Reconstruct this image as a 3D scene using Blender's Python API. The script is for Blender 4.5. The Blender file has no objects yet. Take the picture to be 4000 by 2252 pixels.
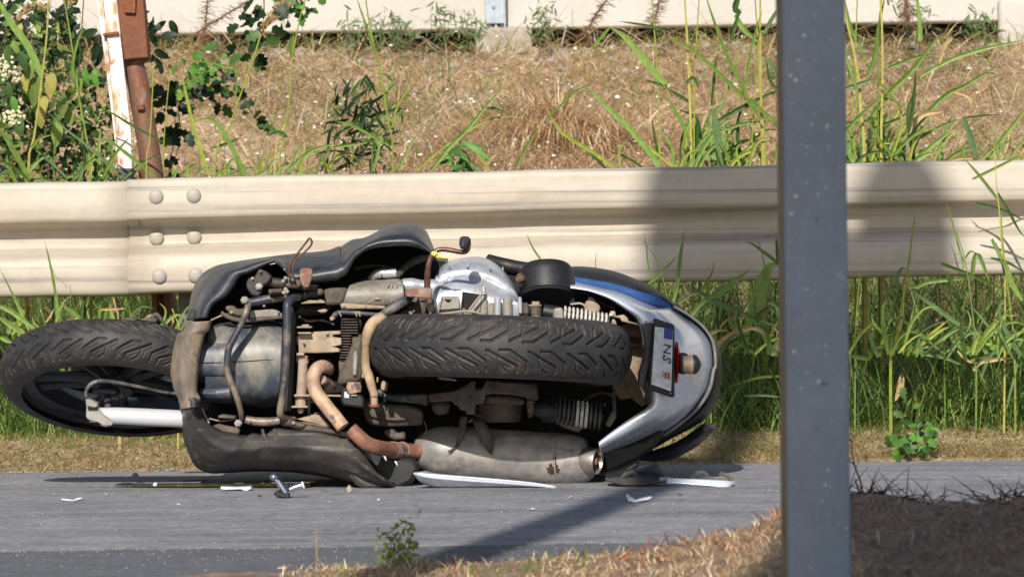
import bpy, math, random
import numpy as np
from mathutils import Vector, Matrix
random.seed(7); RNG = np.random.default_rng(11)
SC = bpy.context.scene; COL = SC.collection
R = math.radians
# ------------------------------------------------------------------ camera
HORIZON, CAMH, DIST, FPX = 1033.0, 0.523, 12.0, 20000.0
cam_d = bpy.data.cameras.new('camera'); cam = bpy.data.objects.new('camera', cam_d); COL.objects.link(cam)
cam_d.sensor_width = 36; cam_d.lens = 36*FPX/4000; cam_d.clip_start = .1; cam_d.clip_end = 500
cam_d.dof.use_dof = True; cam_d.dof.focus_distance = 12.15; cam_d.dof.aperture_fstop = 16
PITCH = math.atan((1126-HORIZON)/FPX)
CROT = Matrix.Rotation(R(90)-PITCH, 4, 'X') @ Matrix.Rotation(R(-0.6), 4, 'Z')
CPOS = Vector((0, -DIST, CAMH))
cam.matrix_world = Matrix.Translation(CPOS) @ CROT
SC.camera = cam
# ------------------------------------------------------------------ sun, sky, exposure
SUN = Vector((0.150, 1.0, -0.60)).normalized()           # direction the light travels
wd = bpy.data.worlds.new('World'); SC.world = wd; wd.use_nodes = True
nt = wd.node_tree; bg = nt.nodes['Background']; bg.inputs[1].default_value = 0.08
sky = nt.nodes.new('ShaderNodeTexSky'); sky.sky_type = 'NISHITA'; sky.sun_disc = False
sky.sun_elevation = math.asin(-SUN.z); sky.sun_rotation = math.atan2(-SUN.x, -SUN.y)
nt.links.new(sky.outputs[0], bg.inputs[0])
sl = bpy.data.lights.new('sun', 'SUN'); sl.energy = 4.5; sl.angle = R(0.53); sl.color = (1, .94, .85)
so = bpy.data.objects.new('sun', sl); COL.objects.link(so); so.rotation_euler = SUN.to_track_quat('-Z', 'Y').to_euler()
SC.view_settings.view_transform = 'Standard'; SC.view_settings.look = 'None'
SC.view_settings.exposure = 0.16; SC.view_settings.gamma = 1; SC.view_settings.use_curve_mapping = False
SC.cycles.max_bounces = 6; SC.cycles.diffuse_bounces = 3; SC.cycles.transparent_max_bounces = 4

# ------------------------------------------------------------------ placing helpers
def W(px, py, d=0.0):
    """a point on the ray through photo pixel (4000 wide) at world depth y = d"""
    v = CROT.to_3x3() @ Vector(((px-2000)/FPX, (1126-py)/FPX, -1))
    return CPOS + v*((d+DIST)/v.y)
def MM(d=0): return (d+DIST)/FPX                         # metres per photo pixel at depth d
def G(px, py):
    v = CROT.to_3x3() @ Vector(((px-2000)/FPX, (1126-py)/FPX, -1))
    return CPOS + v*(-CPOS.z/v.z)
CR = {'p': (0, 0, 1), 'q': (0, 0, .64375), '4': (650, 850, 3.223), '5': (1250, 850, 3.223), 'w': (0, 1150, 2.231), 'b': (650, 1150, 2.9),
      'c': (1300, 1150, 2.9), 't': (2000, 900, 2.637), 'u': (2100, 1300, 2.1325), 'l': (650, 1550, 2.576), 'm': (1550, 1550, 2.862),
      'n': (2480, 1200, 4.028), 's': (1400, 1450, 2.862), 'A': (0, 0, 1.959), 'B': (1300, 0, 1.959), 'C': (2600, 0, 1.84), 'D': (2700, 950, 1.933),
      'E': (0, 600, 2.071), 'F': (3250, 600, 2.9), 'r': (1200, 1700, 1.9815), 'v': (0, 1700, 1.9815), 'x': (2400, 1700, 2.626), 'z': (3000, 1500, 1.928)}
def K(c, *pts):
    """crop coordinates -> photo pixels; each point (x, y) or (x, y, d)"""
    ox, oy, s = CR[c]
    return [(ox+p[0]/s, oy+p[1]/s) + tuple(p[2:]) for p in pts]
def K3(c, d, *pts): return [W(p[0], p[1], p[2] if len(p) > 2 else d) for p in K(c, *pts)]

def spline(P, n):
    """Catmull-Rom through P (sequence of equal-length tuples), n samples even in arc length"""
    P = np.array([tuple(p) for p in P], float)
    if len(P) == 2:
        t = np.linspace(0, 1, n)[:, None]; return P[0]*(1-t)+P[1]*t
    Q = np.vstack([2*P[0]-P[1], P, 2*P[-1]-P[-2]]); out = []
    for i in range(1, len(Q)-2):
        p0, p1, p2, p3 = Q[i-1:i+3]
        for t in np.linspace(0, 1, 12, endpoint=False):
            out.append(.5*((2*p1)+(-p0+p2)*t+(2*p0-5*p1+4*p2-p3)*t*t+(-p0+3*p1-3*p2+p3)*t**3))
    out.append(P[-1]); out = np.array(out)
    L = np.r_[0, np.cumsum(np.linalg.norm(np.diff(out, axis=0), axis=1))]
    s = np.linspace(0, L[-1], n)
    return np.stack([np.interp(s, L, out[:, k]) for k in range(out.shape[1])], 1)

# ------------------------------------------------------------------ materials
def srgb(r, g, b):
    f = lambda c: (c/255/12.92) if c/255 <= .04045 else ((c/255+.055)/1.055)**2.4
    return (f(r), f(g), f(b))
def mat(name, col, rough=.5, metal=0, col2=None, scale=20, lo=.4, hi=.65, stretch=(1, 1, 1), spots=None, bump=0, bscale=200, coat=0, rvar=0, spec=.5, streak=None, streak2=None, bdist=.002, fine=55, fvar=.22):
    m = bpy.data.materials.new(name); m.use_nodes = True; n = m.node_tree.nodes; L = m.node_tree.links
    p = n['Principled BSDF']; p.inputs['Roughness'].default_value = rough; p.inputs['Metallic'].default_value = metal
    p.inputs['Specular IOR Level'].default_value = spec; p.inputs['Coat Weight'].default_value = coat
    p.inputs['Base Color'].default_value = (*col, 1)
    tc = n.new('ShaderNodeTexCoord'); mp = n.new('ShaderNodeMapping'); mp.inputs['Scale'].default_value = stretch
    L.new(tc.outputs['Object'], mp.inputs[0]); cur = None
    def mask(sc, lo, hi, det=6, vec=mp):
        t = n.new('ShaderNodeTexNoise'); t.inputs['Scale'].default_value = sc; t.inputs['Detail'].default_value = det; t.inputs['Roughness'].default_value = .62
        L.new(vec.outputs[0], t.inputs[0]); r = n.new('ShaderNodeMapRange'); r.inputs[1].default_value = lo; r.inputs[2].default_value = hi
        L.new(t.outputs[0], r.inputs[0]); return r.outputs[0]
    def mix(fac, a, b):
        x = n.new('ShaderNodeMix'); x.data_type = 'RGBA'; L.new(fac, x.inputs[0])
        if isinstance(a, tuple): x.inputs[6].default_value = (*a, 1)
        else: L.new(a, x.inputs[6])
        x.inputs[7].default_value = (*b, 1); return x.outputs[2]
    cur = col
    if col2: mk = mask(scale, lo, hi); cur = mix(mk, cur, col2)
    if streak:
        c3, sv, l3, h3 = streak; m3 = n.new('ShaderNodeMapping'); m3.inputs['Scale'].default_value = sv; L.new(tc.outputs['Object'], m3.inputs[0])
        cur = mix(mask(1, l3, h3, 5, m3), cur, c3)
    if streak2:
        c3, sv, l3, h3 = streak2; m3 = n.new('ShaderNodeMapping'); m3.inputs['Scale'].default_value = sv; L.new(tc.outputs['Object'], m3.inputs[0])
        cur = mix(mask(1, l3, h3, 4, m3), cur, c3)
    if spots:
        for (c3, s3, l3, h3) in spots: cur = mix(mask(s3, l3, h3, 3), cur, c3)
    t9 = n.new('ShaderNodeTexNoise'); t9.inputs['Scale'].default_value = fine; t9.inputs['Detail'].default_value = 9; t9.inputs['Roughness'].default_value = .7; L.new(tc.outputs['Object'], t9.inputs[0])
    r9 = n.new('ShaderNodeMapRange'); r9.inputs[1].default_value = .33; r9.inputs[2].default_value = .67; r9.inputs[3].default_value = 1-fvar; r9.inputs[4].default_value = 1+fvar*.9; L.new(t9.outputs[0], r9.inputs[0])
    v9 = n.new('ShaderNodeVectorMath'); v9.operation = 'SCALE'; L.new(r9.outputs[0], v9.inputs['Scale'])
    if isinstance(cur, tuple): v9.inputs[0].default_value = cur
    else: L.new(cur, v9.inputs[0])
    L.new(v9.outputs[0], p.inputs['Base Color'])
    if rvar:
        r = n.new('ShaderNodeMapRange'); L.new(mask(scale*1.7, .3, .7), r.inputs[0]); r.inputs[3].default_value = rough-rvar; r.inputs[4].default_value = rough+rvar
        L.new(r.outputs[0], p.inputs['Roughness'])
    if bump:
        t = n.new('ShaderNodeTexNoise'); t.inputs['Scale'].default_value = bscale; t.inputs['Detail'].default_value = 6; L.new(mp.outputs[0], t.inputs[0])
        bn = n.new('ShaderNodeBump'); bn.inputs['Strength'].default_value = bump; bn.inputs['Distance'].default_value = bdist
        L.new(t.outputs[0], bn.inputs['Height']); L.new(bn.outputs[0], p.inputs['Normal'])
    return m
def leafmat(name, tint=(1, 1, 1), trans=.3, rough=.5, colour=None, var=.25):
    m = bpy.data.materials.new(name); m.use_nodes = True; n = m.node_tree.nodes; L = m.node_tree.links
    p = n['Principled BSDF']; p.inputs['Roughness'].default_value = rough; p.inputs['Specular IOR Level'].default_value = .35
    tr = n.new('ShaderNodeBsdfTranslucent'); ms = n.new('ShaderNodeMixShader'); ms.inputs[0].default_value = trans
    if colour is None:
        a = n.new('ShaderNodeAttribute'); a.attribute_name = 'Col'; src = a.outputs['Color']
    else:
        oi = n.new('ShaderNodeObjectInfo'); x = n.new('ShaderNodeMix'); x.data_type = 'RGBA'
        x.inputs[6].default_value = (*[c*(1-var) for c in colour], 1); x.inputs[7].default_value = (*[min(1, c*(1+var)) for c in colour], 1)
        L.new(oi.outputs['Random'], x.inputs[0]); src = x.outputs[2]
    tc = n.new('ShaderNodeTexCoord'); t = n.new('ShaderNodeTexNoise'); t.inputs['Scale'].default_value = 60; L.new(tc.outputs['Object'], t.inputs[0])
    r = n.new('ShaderNodeMapRange'); r.inputs[1].default_value = .3; r.inputs[2].default_value = .7; r.inputs[3].default_value = .8; r.inputs[4].default_value = 1.15; L.new(t.outputs[0], r.inputs[0])
    vm = n.new('ShaderNodeVectorMath'); vm.operation = 'SCALE'; L.new(src, vm.inputs[0]); L.new(r.outputs[0], vm.inputs['Scale'])
    L.new(vm.outputs[0], p.inputs['Base Color']); L.new(vm.outputs[0], tr.inputs[0])
    L.new(p.outputs[0], ms.inputs[1]); L.new(tr.outputs[0], ms.inputs[2]); L.new(ms.outputs[0], n['Material Output'].inputs[0])
    return m

# ------------------------------------------------------------------ mesh helpers
def link(name, me, m=None, parent=None, smooth=40, **props):
    o = bpy.data.objects.new(name, me); COL.objects.link(o)
    if m is not None and not me.materials: me.materials.append(m)
    if smooth is not None and len(me.polygons):
        me.polygons.foreach_set('use_smooth', [True]*len(me.polygons)); me.set_sharp_from_angle(angle=R(smooth))
    if parent is not None:
        o.parent = parent
        t = WORLD.get(parent.name, Matrix()); o.matrix_parent_inverse = t.inverted()
    for k, v in props.items(): o[k] = v
    return o
WORLD = {}
def empty(name, loc, label=None, category=None, group=None, parent=None, kind=None):
    o = bpy.data.objects.new(name, None); COL.objects.link(o); o.empty_display_size = .05
    o.location = loc; WORLD[o.name] = Matrix.Translation(Vector(loc))
    if parent is not None:
        o.parent = parent; o.matrix_parent_inverse = WORLD.get(parent.name, Matrix()).inverted()
    if label: o['label'] = label
    if category: o['category'] = category
    if group: o['group'] = group
    if kind: o['kind'] = kind
    return o
class MB:
    def __init__(s): s.v = []; s.f = []
    def add(s, vs, fs):
        b = len(s.v); s.v += [tuple(v) for v in vs]; s.f += [tuple(b+i for i in f) for f in fs]; return s
    def tube(s, P, r, n=10, caps=True, squash=None, up=None):
        P = [Vector(p) for p in P]; rr = r if hasattr(r, '__len__') else [r]*len(P); vs = []; fs = []; nrm = None
        for i, p in enumerate(P):
            t = (P[min(i+1, len(P)-1)]-P[max(i-1, 0)])
            if t.length < 1e-9: t = Vector((1, 0, 0))
            t.normalize()
            if nrm is None:
                nrm = (up or (Vector((0, -1, 0)) if abs(t.y) < .9 else Vector((0, 0, 1))))
            nrm = (nrm - t*nrm.dot(t)).normalized(); bn = t.cross(nrm)
            for k in range(n):
                a = 2*math.pi*k/n; c, e = math.cos(a), math.sin(a)
                if squash: c *= squash
                vs.append(p+(nrm*c+bn*e)*rr[i])
        for i in range(len(P)-1):
            for k in range(n): fs.append((i*n+k, i*n+(k+1) % n, (i+1)*n+(k+1) % n, (i+1)*n+k))
        if caps: fs.append(tuple(range(n))[::-1]); fs.append(tuple((len(P)-1)*n+k for k in range(n)))
        return s.add(vs, fs)
    def box(s, c, h, rot=None):
        c = Vector(c); vs = []
        for x in (-1, 1):
            for y in (-1, 1):
                for z in (-1, 1):
                    v = Vector((x*h[0], y*h[1], z*h[2]))
                    if rot is not None: v = rot @ v
                    vs.append(c+v)
        return s.add(vs, [(0, 1, 3, 2), (4, 6, 7, 5), (0, 4, 5, 1), (2, 3, 7, 6), (0, 2, 6, 4), (1, 5, 7, 3)])
    def prism(s, pts, d0, d1):
        """outline in photo pixels pushed from depth d0 to d1 (parallel, real thickness)"""
        a = [W(p[0], p[1], d0) for p in pts]; b = [Vector((v.x, d1, v.z)) for v in a]; n = len(a)
        return s.add(a+b, [tuple(range(n)), tuple(range(n, 2*n))[::-1]]+[(i, n+i, n+(i+1) % n, (i+1) % n) for i in range(n)])
    def lathe(s, prof, c, ax, n=24, xa=None):
        """prof: (radius, height) along ax"""
        ax = Vector(ax).normalized(); u = (xa or (Vector((1, 0, 0)) if abs(ax.x) < .8 else Vector((0, 1, 0)))); u = (u-ax*u.dot(ax)).normalized(); w = ax.cross(u)
        vs = [Vector(c)+ax*h+(u*math.cos(2*math.pi*k/n)+w*math.sin(2*math.pi*k/n))*max(r, 1e-4) for (r, h) in prof for k in range(n)]
        fs = [(i*n+k, i*n+(k+1) % n, (i+1)*n+(k+1) % n, (i+1)*n+k) for i in range(len(prof)-1) for k in range(n)]
        fs += [tuple(range(n))[::-1], tuple((len(prof)-1)*n+k for k in range(n))]
        return s.add(vs, fs)
    def grid(s, g):
        nr, nc = len(g), len(g[0])
        return s.add([p for r in g for p in r], [(i*nc+j, i*nc+j+1, (i+1)*nc+j+1, (i+1)*nc+j) for i in range(nr-1) for j in range(nc-1)])
    def build(s, name, m, parent=None, bevel=0, solid=0, smooth=40, sub=0, **props):
        me = bpy.data.meshes.new(name); me.from_pydata([tuple(v) for v in s.v], [], s.f); me.update()
        o = link(name, me, m, parent, smooth, **props)
        if solid: x = o.modifiers.new('thickness', 'SOLIDIFY'); x.thickness = solid; x.offset = 0
        if bevel: x = o.modifiers.new('bevel', 'BEVEL'); x.width = bevel; x.segments = 2; x.limit_method = 'ANGLE'; x.angle_limit = R(35)
        if sub: x = o.modifiers.new('sub', 'SUBSURF'); x.levels = x.render_levels = sub
        return o
def patch(rows, nu=40, nv=12):
    """rows: lists of (px, py, d); lofted smoothly into a grid of world points"""
    A = np.stack([spline([(*p[:2], p[2]*1500) for p in r], nu) for r in rows])
    if len(rows) > 2 or nv > 2:
        A = np.stack([spline(A[:, j], nv) for j in range(nu)], 1)
    return [[W(p[0], p[1], p[2]/1500) for p in row] for row in A]
def patch2(inner, outer, prof, nu=50, nv=14, dent=0, lin=False):
    """inner / outer outlines in pixels; prof: (fraction from inner to outer, depth)"""
    a = spline([p[:2] for p in inner], nu); b = spline([p[:2] for p in outer], nu)
    if lin:
        k = np.arange(len(prof)); t = np.linspace(0, len(prof)-1, nv); pr = np.stack([np.interp(t, k, [p[0] for p in prof]), np.interp(t, k, [p[1] for p in prof])], 1)
    else: pr = spline(prof, nv)
    def dd(q): return dent*(math.sin(q[0]/83+2*math.sin(q[1]/61))+.6*math.sin(q[0]/31+q[1]/23))
    out = []
    for f, d in pr:
        row = [a[j]+(b[j]-a[j])*f for j in range(nu)]; out.append([W(*q, d+dd(q)) for q in row])
    return out
def fast_mesh(name, verts, faces_quads, m, cols=None, parent=None, smooth=None, **props):
    me = bpy.data.meshes.new(name); nv, nf = len(verts), len(faces_quads); k = faces_quads.shape[1]
    me.vertices.add(nv); me.vertices.foreach_set('co', verts.astype(np.float32).ravel())
    me.loops.add(nf*k); me.loops.foreach_set('vertex_index', faces_quads.astype(np.int32).ravel())
    me.polygons.add(nf); me.polygons.foreach_set('loop_start', np.arange(0, nf*k, k, dtype=np.int32))
    me.update(calc_edges=True)
    if cols is not None:
        at = me.color_attributes.new('Col', 'FLOAT_COLOR', 'POINT'); at.data.foreach_set('color', np.c_[cols, np.ones(len(cols))].astype(np.float32).ravel())
    if smooth: me.polygons.foreach_set('use_smooth', [True]*nf)
    return link(name, me, m, parent, None, **props)
def blades(name, base, h, w, m, col, lean=.3, curl=.5, segs=3, tipcol=None, az=None, lmin=0, parent=None, **props):
    """many curved tapering grass blades in one mesh"""
    N = len(base); az = RNG.uniform(0, 2*np.pi, N) if az is None else az
    lean = lmin+RNG.uniform(0, 1, N)*(lean-lmin); curl = RNG.uniform(.2, 1, N)*curl
    dirx, diry = np.cos(az), np.sin(az); fa = az+RNG.uniform(.8, 2.3, N)
    wx, wy = np.cos(fa), np.sin(fa)
    V = np.zeros((N, segs+1, 2, 3)); ts = np.linspace(0, 1, segs+1)
    ang = lean[:, None]+curl[:, None]*ts*1.6
    step = h[:, None]/segs
    X = np.zeros((N, segs+1)); Z = np.zeros((N, segs+1))
    for i in range(1, segs+1):
        am = (ang[:, i]+ang[:, i-1])/2; X[:, i] = X[:, i-1]+np.sin(am)*step[:, 0]; Z[:, i] = Z[:, i-1]+np.cos(am)*step[:, 0]
    ww = w[:, None]*(np.array([.7, 1, .75, .08]) if segs == 3 else np.interp(ts, [0, .4, 1], [.7, 1, .08]))/2
    for k, sgn in enumerate((-1, 1)):
        V[:, :, k, 0] = base[:, 0, None]+dirx[:, None]*X+sgn*ww*wx[:, None]
        V[:, :, k, 1] = base[:, 1, None]+diry[:, None]*X+sgn*ww*wy[:, None]
        V[:, :, k, 2] = base[:, 2, None]+Z
    nvb = (segs+1)*2; q = np.array([[2*i, 2*i+1, 2*i+3, 2*i+2] for i in range(segs)])
    F = (np.arange(N)*nvb)[:, None, None]+q[None]
    tip = col if tipcol is None else tipcol
    Cc = col[:, None, None, :]*(1-ts[None, :, None, None])+tip[:, None, None, :]*ts[None, :, None, None]
    Cc = np.broadcast_to(Cc, (N, segs+1, 2, 3))
    return fast_mesh(name, V.reshape(-1, 3), F.reshape(-1, 4), m, Cc.reshape(-1, 3), parent, **props)
def pick(cols, p, N, var=.2):
    c = np.array(cols)[RNG.choice(len(cols), N, p=p)]; return c*RNG.uniform(1-var, 1+var, (N, 1))
# ------------------------------------------------------------------ terrain
def smooth(a, b, x): t = np.clip((x-a)/(b-a), 0, 1); return t*t*(3-2*t)
def nz(x, y, s=1.0):
    return (np.sin(x*3.1*s+1.3*np.sin(y*2.3*s))+np.sin(y*4.3*s+1.7*np.sin(x*1.9*s+2))+.5*np.sin(x*9.1*s+y*7.7*s))/2.5
def ZT(x, y):
    x = np.asarray(x, float); y = np.asarray(y, float)
    e_ = 1.22+.055*(np.clip(x, -3, 3)+1.2); far = -.005+.012*smooth(0, .05, y-e_)+.060*smooth(.05, .55, y-e_)+.006*nz(x, y, 5)*smooth(.1, .3, y-e_)*(1-smooth(2.2, 3, y))+.245*np.clip(y-2.35, 0, None)
    far = np.minimum(far, 1.330+.0052*x)+.035*nz(x, y)*smooth(2.2, 3.4, y)*(1-smooth(7.2, 8, y))
    xc = [-9, -.9, -.32, .03, .21, .37, .45, .6, .67, .75, .82, .92, 1.3, 9]
    hc = [-.02, -.005, .014, .026, .044, .075, .108, .131, .120, .117, .121, .140, .13, .13]
    crest = np.interp(x, xc, hc)
    near = crest*(1-smooth(-3.42, -3.12, y+.05*nz(x, y, 2)))+(.006*nz(x, y, 7)+(.006*nz(x+y*.7, y, 11)+.004*nz(y, x*1.3, 27))*smooth(.45, .6, x))*(1-smooth(-3.25, -3.1, y))
    return np.where(y > 0, far, near-.004)
def sheet(name, xs, ys, m, fz=ZT, dz=0, **pr):
    X, Y = np.meshgrid(xs, ys); Z = fz(X, Y)+dz; V = np.stack([X, Y, Z], -1).reshape(-1, 3); nx, ny = len(xs), len(ys)
    i = (np.arange(ny-1)[:, None]*nx+np.arange(nx-1)[None]).ravel(); F = np.stack([i, i+1, i+nx+1, i+nx], 1)
    return fast_mesh(name, V, F, m, smooth=True, **pr)
M = {}
M['soil'] = mat('dry_soil', (.62, .47, .32), .95, col2=(.40, .275, .17), scale=9, lo=.35, hi=.7, spots=[((.46, .36, .25), 40, .55, .75), ((.10, .065, .04), 90, .58, .7)], bump=.8, bscale=60, bdist=.02)
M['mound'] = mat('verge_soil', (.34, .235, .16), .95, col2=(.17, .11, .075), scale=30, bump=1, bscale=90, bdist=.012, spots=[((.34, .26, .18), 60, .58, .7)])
M['asphalt'] = mat('asphalt', (.25, .253, .278), .86, col2=(.34, .337, .345), scale=7, stretch=(1, 1.0, 1), lo=.38, hi=.64,
    spots=[((.44, .43, .41), 38, .56, .72), ((.11, .11, .125), 26, .55, .72), ((.46, .44, .42), 130, .64, .72)], streak=((.18, .182, .20), (1.2, 3, 1), .48, .66), streak2=((.50, .49, .47), (1.1, 16, 1), .64, .74), bump=.7, bscale=420, bdist=.0025, spec=.3)
M['patch'] = mat('newer_asphalt', (.125, .132, .15), .88, col2=(.18, .184, .198), scale=8, stretch=(1, 1.6, 1),
    spots=[((.30, .29, .28), 60, .58, .72), ((.06, .06, .07), 40, .56, .7), ((.45, .43, .4), 150, .66, .72)], bump=.9, bscale=300, bdist=.003, spec=.3)
M['concrete'] = mat('wall_concrete', (.55, .525, .485), .85, fvar=.06, col2=(.48, .45, .40), scale=2.2, lo=.45, hi=.75, spots=[((.50, .40, .26), 1.4, .62, .8)], bump=.15, bscale=150)
M['foot'] = mat('rough_concrete', (.42, .37, .31), .9, col2=(.3, .25, .2), scale=14, bump=.6, bscale=70)
M['galv'] = mat('galvanised_steel', (.33, .39, .45), .45, .35, col2=(.42, .47, .52), scale=12, rvar=.1)
M['dark'] = mat('dark_gap_shade', (.02, .016, .013), .95)
M['stone'] = mat('pale_stone', (.42, .37, .31), .9, col2=(.28, .23, .18), scale=40, bump=.5, bscale=120)
M['shell'] = mat('white_shell', (.78, .75, .70), .5)

xs = np.r_[np.linspace(-60, -3.2, 16), np.linspace(-3, 3, 140), np.linspace(3.2, 60, 16)]
sheet('ground', xs, np.r_[np.linspace(1.15, 3, 40), np.linspace(3.1, 9, 60), np.linspace(9.5, 80, 10)], M['soil'], kind='structure')
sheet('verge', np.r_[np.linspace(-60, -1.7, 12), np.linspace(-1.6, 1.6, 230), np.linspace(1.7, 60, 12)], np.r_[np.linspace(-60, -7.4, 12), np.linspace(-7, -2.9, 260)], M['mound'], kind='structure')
EDGE = lambda x: 1.22+.10*(x+1.2)*.55+.012*np.sin(x*9)+.008*np.sin(x*23)
xr = np.r_[-60, np.linspace(-3, 3, 120), 60]
g = []
for t in (0, .33, .66, 1):
    g.append([Vector((x, -3.6+(float(EDGE(min(max(x, -3), 3)))+3.6)*t, 0.0)) for x in xr])
MB().grid(g).build('road', M['asphalt'], smooth=None, kind='structure')
# darker resurfaced strip along the near side, ragged joint
jy = lambda x: float(-2.50+.010*math.sin(x*7)+.012*math.sin(x*17+1)+.008*math.sin(x*41)+.05*x)
MB().grid([[Vector((x, -3.6, .004)) for x in xr], [Vector((x, jy(min(max(x, -3), 3)), .004)) for x in xr]]).build('road_patch', M['patch'], smooth=None, kind='structure')
# crumbs of pale grit along that joint and over the road
def pebbles(name, n, fx, m, s0, s1, **pr):
    ico = [(0, 0, 1), (.9, 0, .3), (.28, .85, .3), (-.72, .53, .3), (-.72, -.53, .3), (.28, -.85, .3), (.6, .5, -.4), (-.3, .8, -.4), (-.8, 0, -.4), (-.3, -.8, -.4), (.7, -.5, -.4)]
    f = [(0, 1, 2), (0, 2, 3), (0, 3, 4), (0, 4, 5), (0, 5, 1), (1, 6, 2), (2, 7, 3), (3, 8, 4), (4, 9, 5), (5, 10, 1), (1, 10, 6), (2, 6, 7), (3, 7, 8), (4, 8, 9), (5, 9, 10)]
    I = np.array(ico); V = []; F = []
    for i in range(n):
        x, y, z = fx(); s = random.uniform(s0, s1)
        V.append((I+RNG.normal(0, .12, I.shape))*np.array([s*random.uniform(.8, 1.5), s*random.uniform(.7, 1.2), s*random.uniform(.5, .9)])+np.array([x, y, z+s*.2])); F.append(np.array(f)+11*i)
    return fast_mesh(name, np.concatenate(V), np.concatenate(F), m, kind='stuff', **pr)
def on(x, y, dz=0): return (x, y, float(ZT(x, y))+dz)
def jf():
    x = random.uniform(-1.6, 1.6); return (x, jy(x)+random.gauss(0, .025), .004)
pebbles('joint_grit', 500, jf, M['stone'], .0006, .0020)
M['chip'] = mat('pale_chips', (.40, .39, .37), .85)
pebbles('patch_chips', 500, lambda: (random.uniform(-1.2, 1.2), -2.55-abs(random.gauss(0, .35)), .004), M['chip'], .0005, .0016)
pebbles('road_grit', 1400, lambda: (random.uniform(-1.6, 1.6), random.uniform(-3.1, 1.2), 0), M['stone'], .0006, .0022)
pebbles('edge_gravel', 500, lambda: on(random.uniform(-1.7, 1.7), 1.22+abs(random.gauss(0, .09))), M['stone'], .002, .007)
pebbles('bank_gravel', 800, lambda: on(random.uniform(-2.4, 2.4), 7.9-abs(random.gauss(0, .5))), M['stone'], .008, .028)
pebbles('slope_gravel', 1400, lambda: on(random.uniform(-2.4, 2.4), random.uniform(3.5, 7.9)), M['stone'], .004, .013)
pebbles('snail_shells', 420, lambda: on(random.gauss(-.1, 1.1), random.gauss(5.5, .9), random.uniform(.02, .10)), M['shell'], .004, .009)
def cl():
    x = random.uniform(.5, 1.3); y = random.uniform(-5.8, -3.2); return on(x, y)
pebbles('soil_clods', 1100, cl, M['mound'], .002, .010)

# ------------------------------------------------------------------ noise barrier wall behind the bank
wall = empty('noise_barrier_wall', (0, 8.1, 1.4), 'cream concrete noise barrier wall running along the top of the dry bank', 'wall')
zb = W(2000, 113, 8).z
slope = .0052
def wpanel(x0, x1):
    b = MB(); vs = []
    for x in (x0, x1):
        z0 = zb+slope*x; vs += [(x, 8.0, z0), (x, 8.0, z0+2.6), (x, 8.14, z0+2.6), (x, 8.14, z0)]
    b.add(vs, [(0, 1, 2, 3), (7, 6, 5, 4), (0, 4, 5, 1), (1, 5, 6, 2), (2, 6, 7, 3), (3, 7, 4, 0)])
    return b
px0 = W(1937, 60, 8).x
for k in range(-6, 7):
    x0 = px0+k*4.0
    wpanel(x0+.012, x0+3.988).build('panel', M['concrete'], wall, bevel=.008)
for k in range(-3, 4):
    x0 = px0+k*4.0; z0 = zb+slope*x0
    b = MB(); b.box((x0, 7.975, z0+1.3+.02), (.042, .006, 1.3)); b.box((x0+.035, 7.955, z0+1.26), (.004, .018, 1.3)); b.box((x0, 8.17, z0+1.3), (.042, .008, 1.3)); b.box((x0, 8.07, z0+1.3), (.006, .09, 1.3))
    b.build('post', M['galv'], wall, bevel=.002)
    b = MB(); b.lathe([(.007, 0), (.007, .006), (.004, .010)], (x0-.01, 7.969, z0+.085), (0, -1, 0), 10)
    b.build('bolt', M['galv'], wall)
    b = MB(); b.box((x0+.03, 8.0, z0-.10), (.11, .07, .105)); b.build('footing', M['foot'], wall, bevel=.015)
b = MB(); v = W(3965, 110, 7.9); b.box((v.x+.10, 7.95, v.z-.0), (.16, .05, .12)); b.build('footing', M['concrete'], wall, bevel=.02)
MB().add([(-30, 8.6, 1.0), (30, 8.6, 1.0), (30, 8.6, 2.0), (-30, 8.6, 2.0)], [(0, 1, 2, 3)]).build('gap_shade_sheet', M['dark'], wall, smooth=None)  # near-black sheet standing in for the shade in the gap under the wall

# ------------------------------------------------------------------ guard rail
M['rail'] = mat('rail_paint', (.515, .455, .375), .55, .0, fine=24, fvar=.07, col2=(.46, .395, .31), scale=1.5, lo=.45, hi=.8, stretch=(1, 6, 6), rvar=.08,
    streak=((.26, .245, .235), (.9, 60, 60), .54, .70), streak2=((.34, .27, .18), (3, 9, 9), .62, .80), spots=[((.44, .36, .26), 16, .70, .8)], bump=.12, bscale=6, bdist=.004)
M['bolt'] = mat('bolt_zinc', (.46, .42, .365), .6, .1, col2=(.33, .30, .27), scale=60, bump=.4, bscale=180)
rail = empty('guard_rail', (0, 2, 0), 'cream double wave steel guard rail with round bolt heads behind the fallen scooter', 'guard rail')
def RT(x):                                               # height of the rail's top edge
    return RZ0+RSL*x
a_, b_ = W(0, 710, 1.93), W(4000, 624, 1.93); RSL = (b_.z-a_.z)/(b_.x-a_.x); RZ0 = a_.z-RSL*a_.x
prof = [(.030, .000), (.008, -.003), (.001, -.012), (0, -.03), (-.003, -.07), (.000, -.098), (.003, -.106), (.012, -.110), (.045, -.115), (.070, -.120), (.078, -.128), (.079, -.174),
        (.074, -.181), (.055, -.188), (.020, -.203), (.005, -.212), (-.003, -.245), (0, -.285), (.003, -.300), (.012, -.308), (.034, -.311)]
def beam(x0, x1, off, dz):
    n = max(2, int((x1-x0)/.12)); rows = []
    pp = spline([(p[0], p[1]) for p in prof], 60)
    for i in range(n+1):
        x = x0+(x1-x0)*i/n
        rows.append([Vector((x, 1.93+p[0]+off+.0012*math.sin(x*5+p[1]*30), RT(x)+p[1]+dz+.0012*math.sin(x*7.3)+.0008*math.sin(x*19))) for p in pp])
    return MB().grid(rows)
xj = W(497, 900, 1.93).x
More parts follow.
